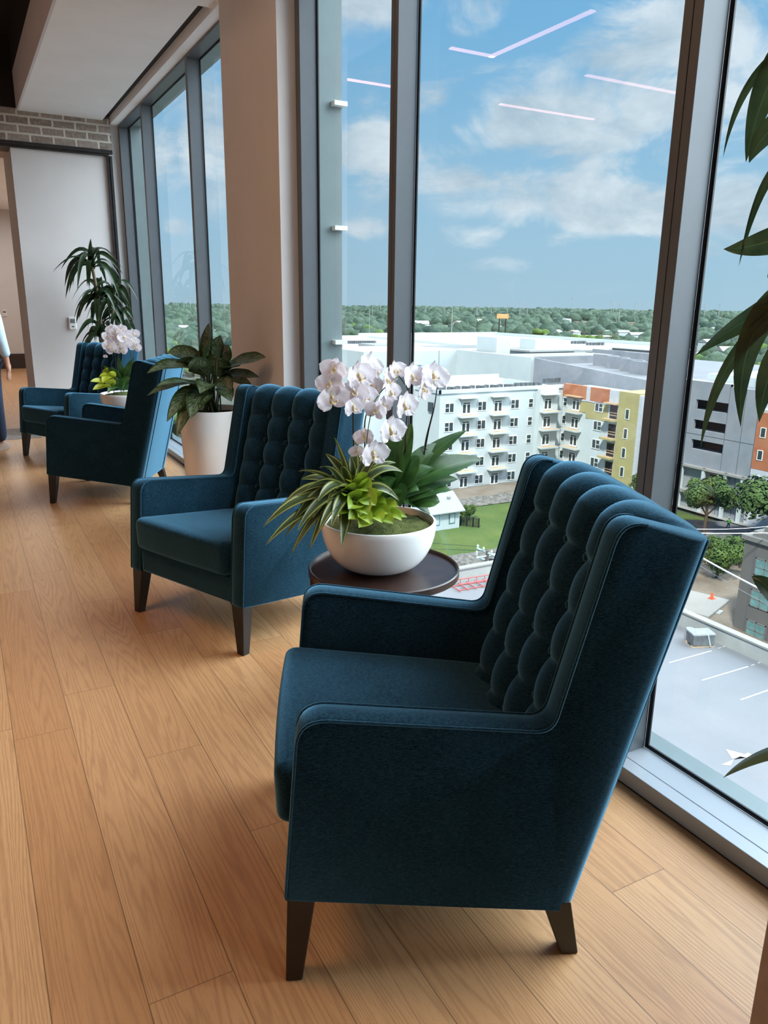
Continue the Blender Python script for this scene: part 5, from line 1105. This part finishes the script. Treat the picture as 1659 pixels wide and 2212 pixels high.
for i, px in enumerate((920, 961, 990, 1031, 1062, 1097, 1124, 1140, 1237, 1322, 1326, 1340, 1373, 1389, 1524, 1556, 771, 805, 822, 375, 397, 410, 421, 485)): d = ray(px, 650); d.z = 0; d.normalize(); r = 1500+((i*331) % 900); PLACED.append((d.x*r, d.y*r, 9))
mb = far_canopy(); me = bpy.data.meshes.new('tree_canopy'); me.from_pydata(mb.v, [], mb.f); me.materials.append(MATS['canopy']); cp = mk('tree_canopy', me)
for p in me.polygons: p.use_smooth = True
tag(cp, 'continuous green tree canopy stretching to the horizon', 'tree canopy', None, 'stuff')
# ------------------------------------------------------------------ distant things
p = gz(1085, 706, GZ); p = p*.55; p.z = GZ
bb = empty('billboard', Vector((p.x, p.y, GZ)), -AZ, 'orange and tan billboard on a steel post above the trees', 'billboard'); zt = gy(1085, 678, p.y).z-GZ; zb = gy(1085, 688, p.y).z-GZ
MB().box(-4.8, 4.8, -.3, .3, zb, zt).obj('panel', 'billboard_face', bb); MB().tube([(2.6, 0, 0), (2.6, 0, zb)], .5, 10).obj('post', 'dark_steel', bb); MB().tube([(-2.6, 0, 0), (-2.6, 0, zb)], .5, 10).obj('post', 'dark_steel', bb)
def mast(px, pyb, pyt, r, dist, name, label, cat, grp=None, m='pole_grey', arms=0):
    d = ray(px, pyt); h = sqrt(d.x*d.x+d.y*d.y); top = EYEV + d*(dist/h); o = empty(name, (top.x, top.y, GZ), -AZ, label, cat, grp); H = top.z-GZ
    MB().tube([(0, 0, 0), (0, 0, H)], [r, r*.55], 6).obj('pole', m, o)
    for k in range(arms): MB().tube([(-H*.07, 0, H*(.97-.09*k)), (H*.07, 0, H*(.97-.09*k))], r*.4, 4).obj('arm', m, o)
mast(977, 717, 668, .45, 420, 'light_pole', 'tall slender grey pole above the trees left of the billboard', 'pole')
mast(798, 712, 668, .30, 520, 'light_pole', 'thin pale pole standing among trees in the narrow pane', 'pole')
for i, (px, pt) in enumerate(((920, 655), (961, 650), (990, 655), (1031, 658), (1062, 656), (1097, 657), (1124, 651), (1140, 655), (1237, 640), (1322, 650), (1326, 656), (1340, 654), (1373, 655), (1389, 656), (1524, 655), (1556, 652), (771, 655), (805, 654), (822, 650), (375, 648), (397, 650), (410, 640), (421, 643), (485, 650))):
    mast(px, 665, pt, .9, 1500+((i*331) % 900), 'transmission_tower', 'thin grey transmission mast on the hazy horizon', 'transmission tower', 'transmission masts on the horizon', 'pole_grey', 2)
for i, (px, pt) in enumerate(((1294, 712), (1302, 714), (1319, 720), (1329, 720), (1237, 714), (1263, 716), (1605, 700), (1480, 790))):
    mast(px, 740, pt, .26, 385, 'utility_pole', 'slim utility pole rising behind the white roofs', 'utility pole', 'utility poles behind the roofs', 'pole_wood', 1)
# cars on the far lot at the right edge
cb_ = MB().box(-2.2, 2.2, -.9, .9, .3, .95).prism([(-1.3, .95), (1.2, .95), (.8, 1.45), (-.9, 1.45)], -.8, .8, 'y').mesh('car', 'paint_white'); cw = MB()
for x in (-1.4, 1.4):
    for y in (-.85, .85): cw.tube([(x, y-.1, .33), (x, y+.1, .33)], .33, 12)
cwm = cw.mesh('wheels', 'blackwire')
for i, (px, py) in enumerate(((1618, 742), (1634, 743), (1650, 745), (1600, 752), (1510, 765), (1640, 760), (940, 706), (950, 707), (960, 707), (972, 708))):
    p = gz(px, py, GZ+.4); o = mk('car', cb_, None); o.location = (p.x, p.y, GZ+.3); o.rotation_euler = (0, 0, .4); o.scale = (1.3, 1.3, 1.3); tag(o, 'pale car parked on a distant lot', 'car', 'cars on distant lots'); mk('wheels', cwm, o)
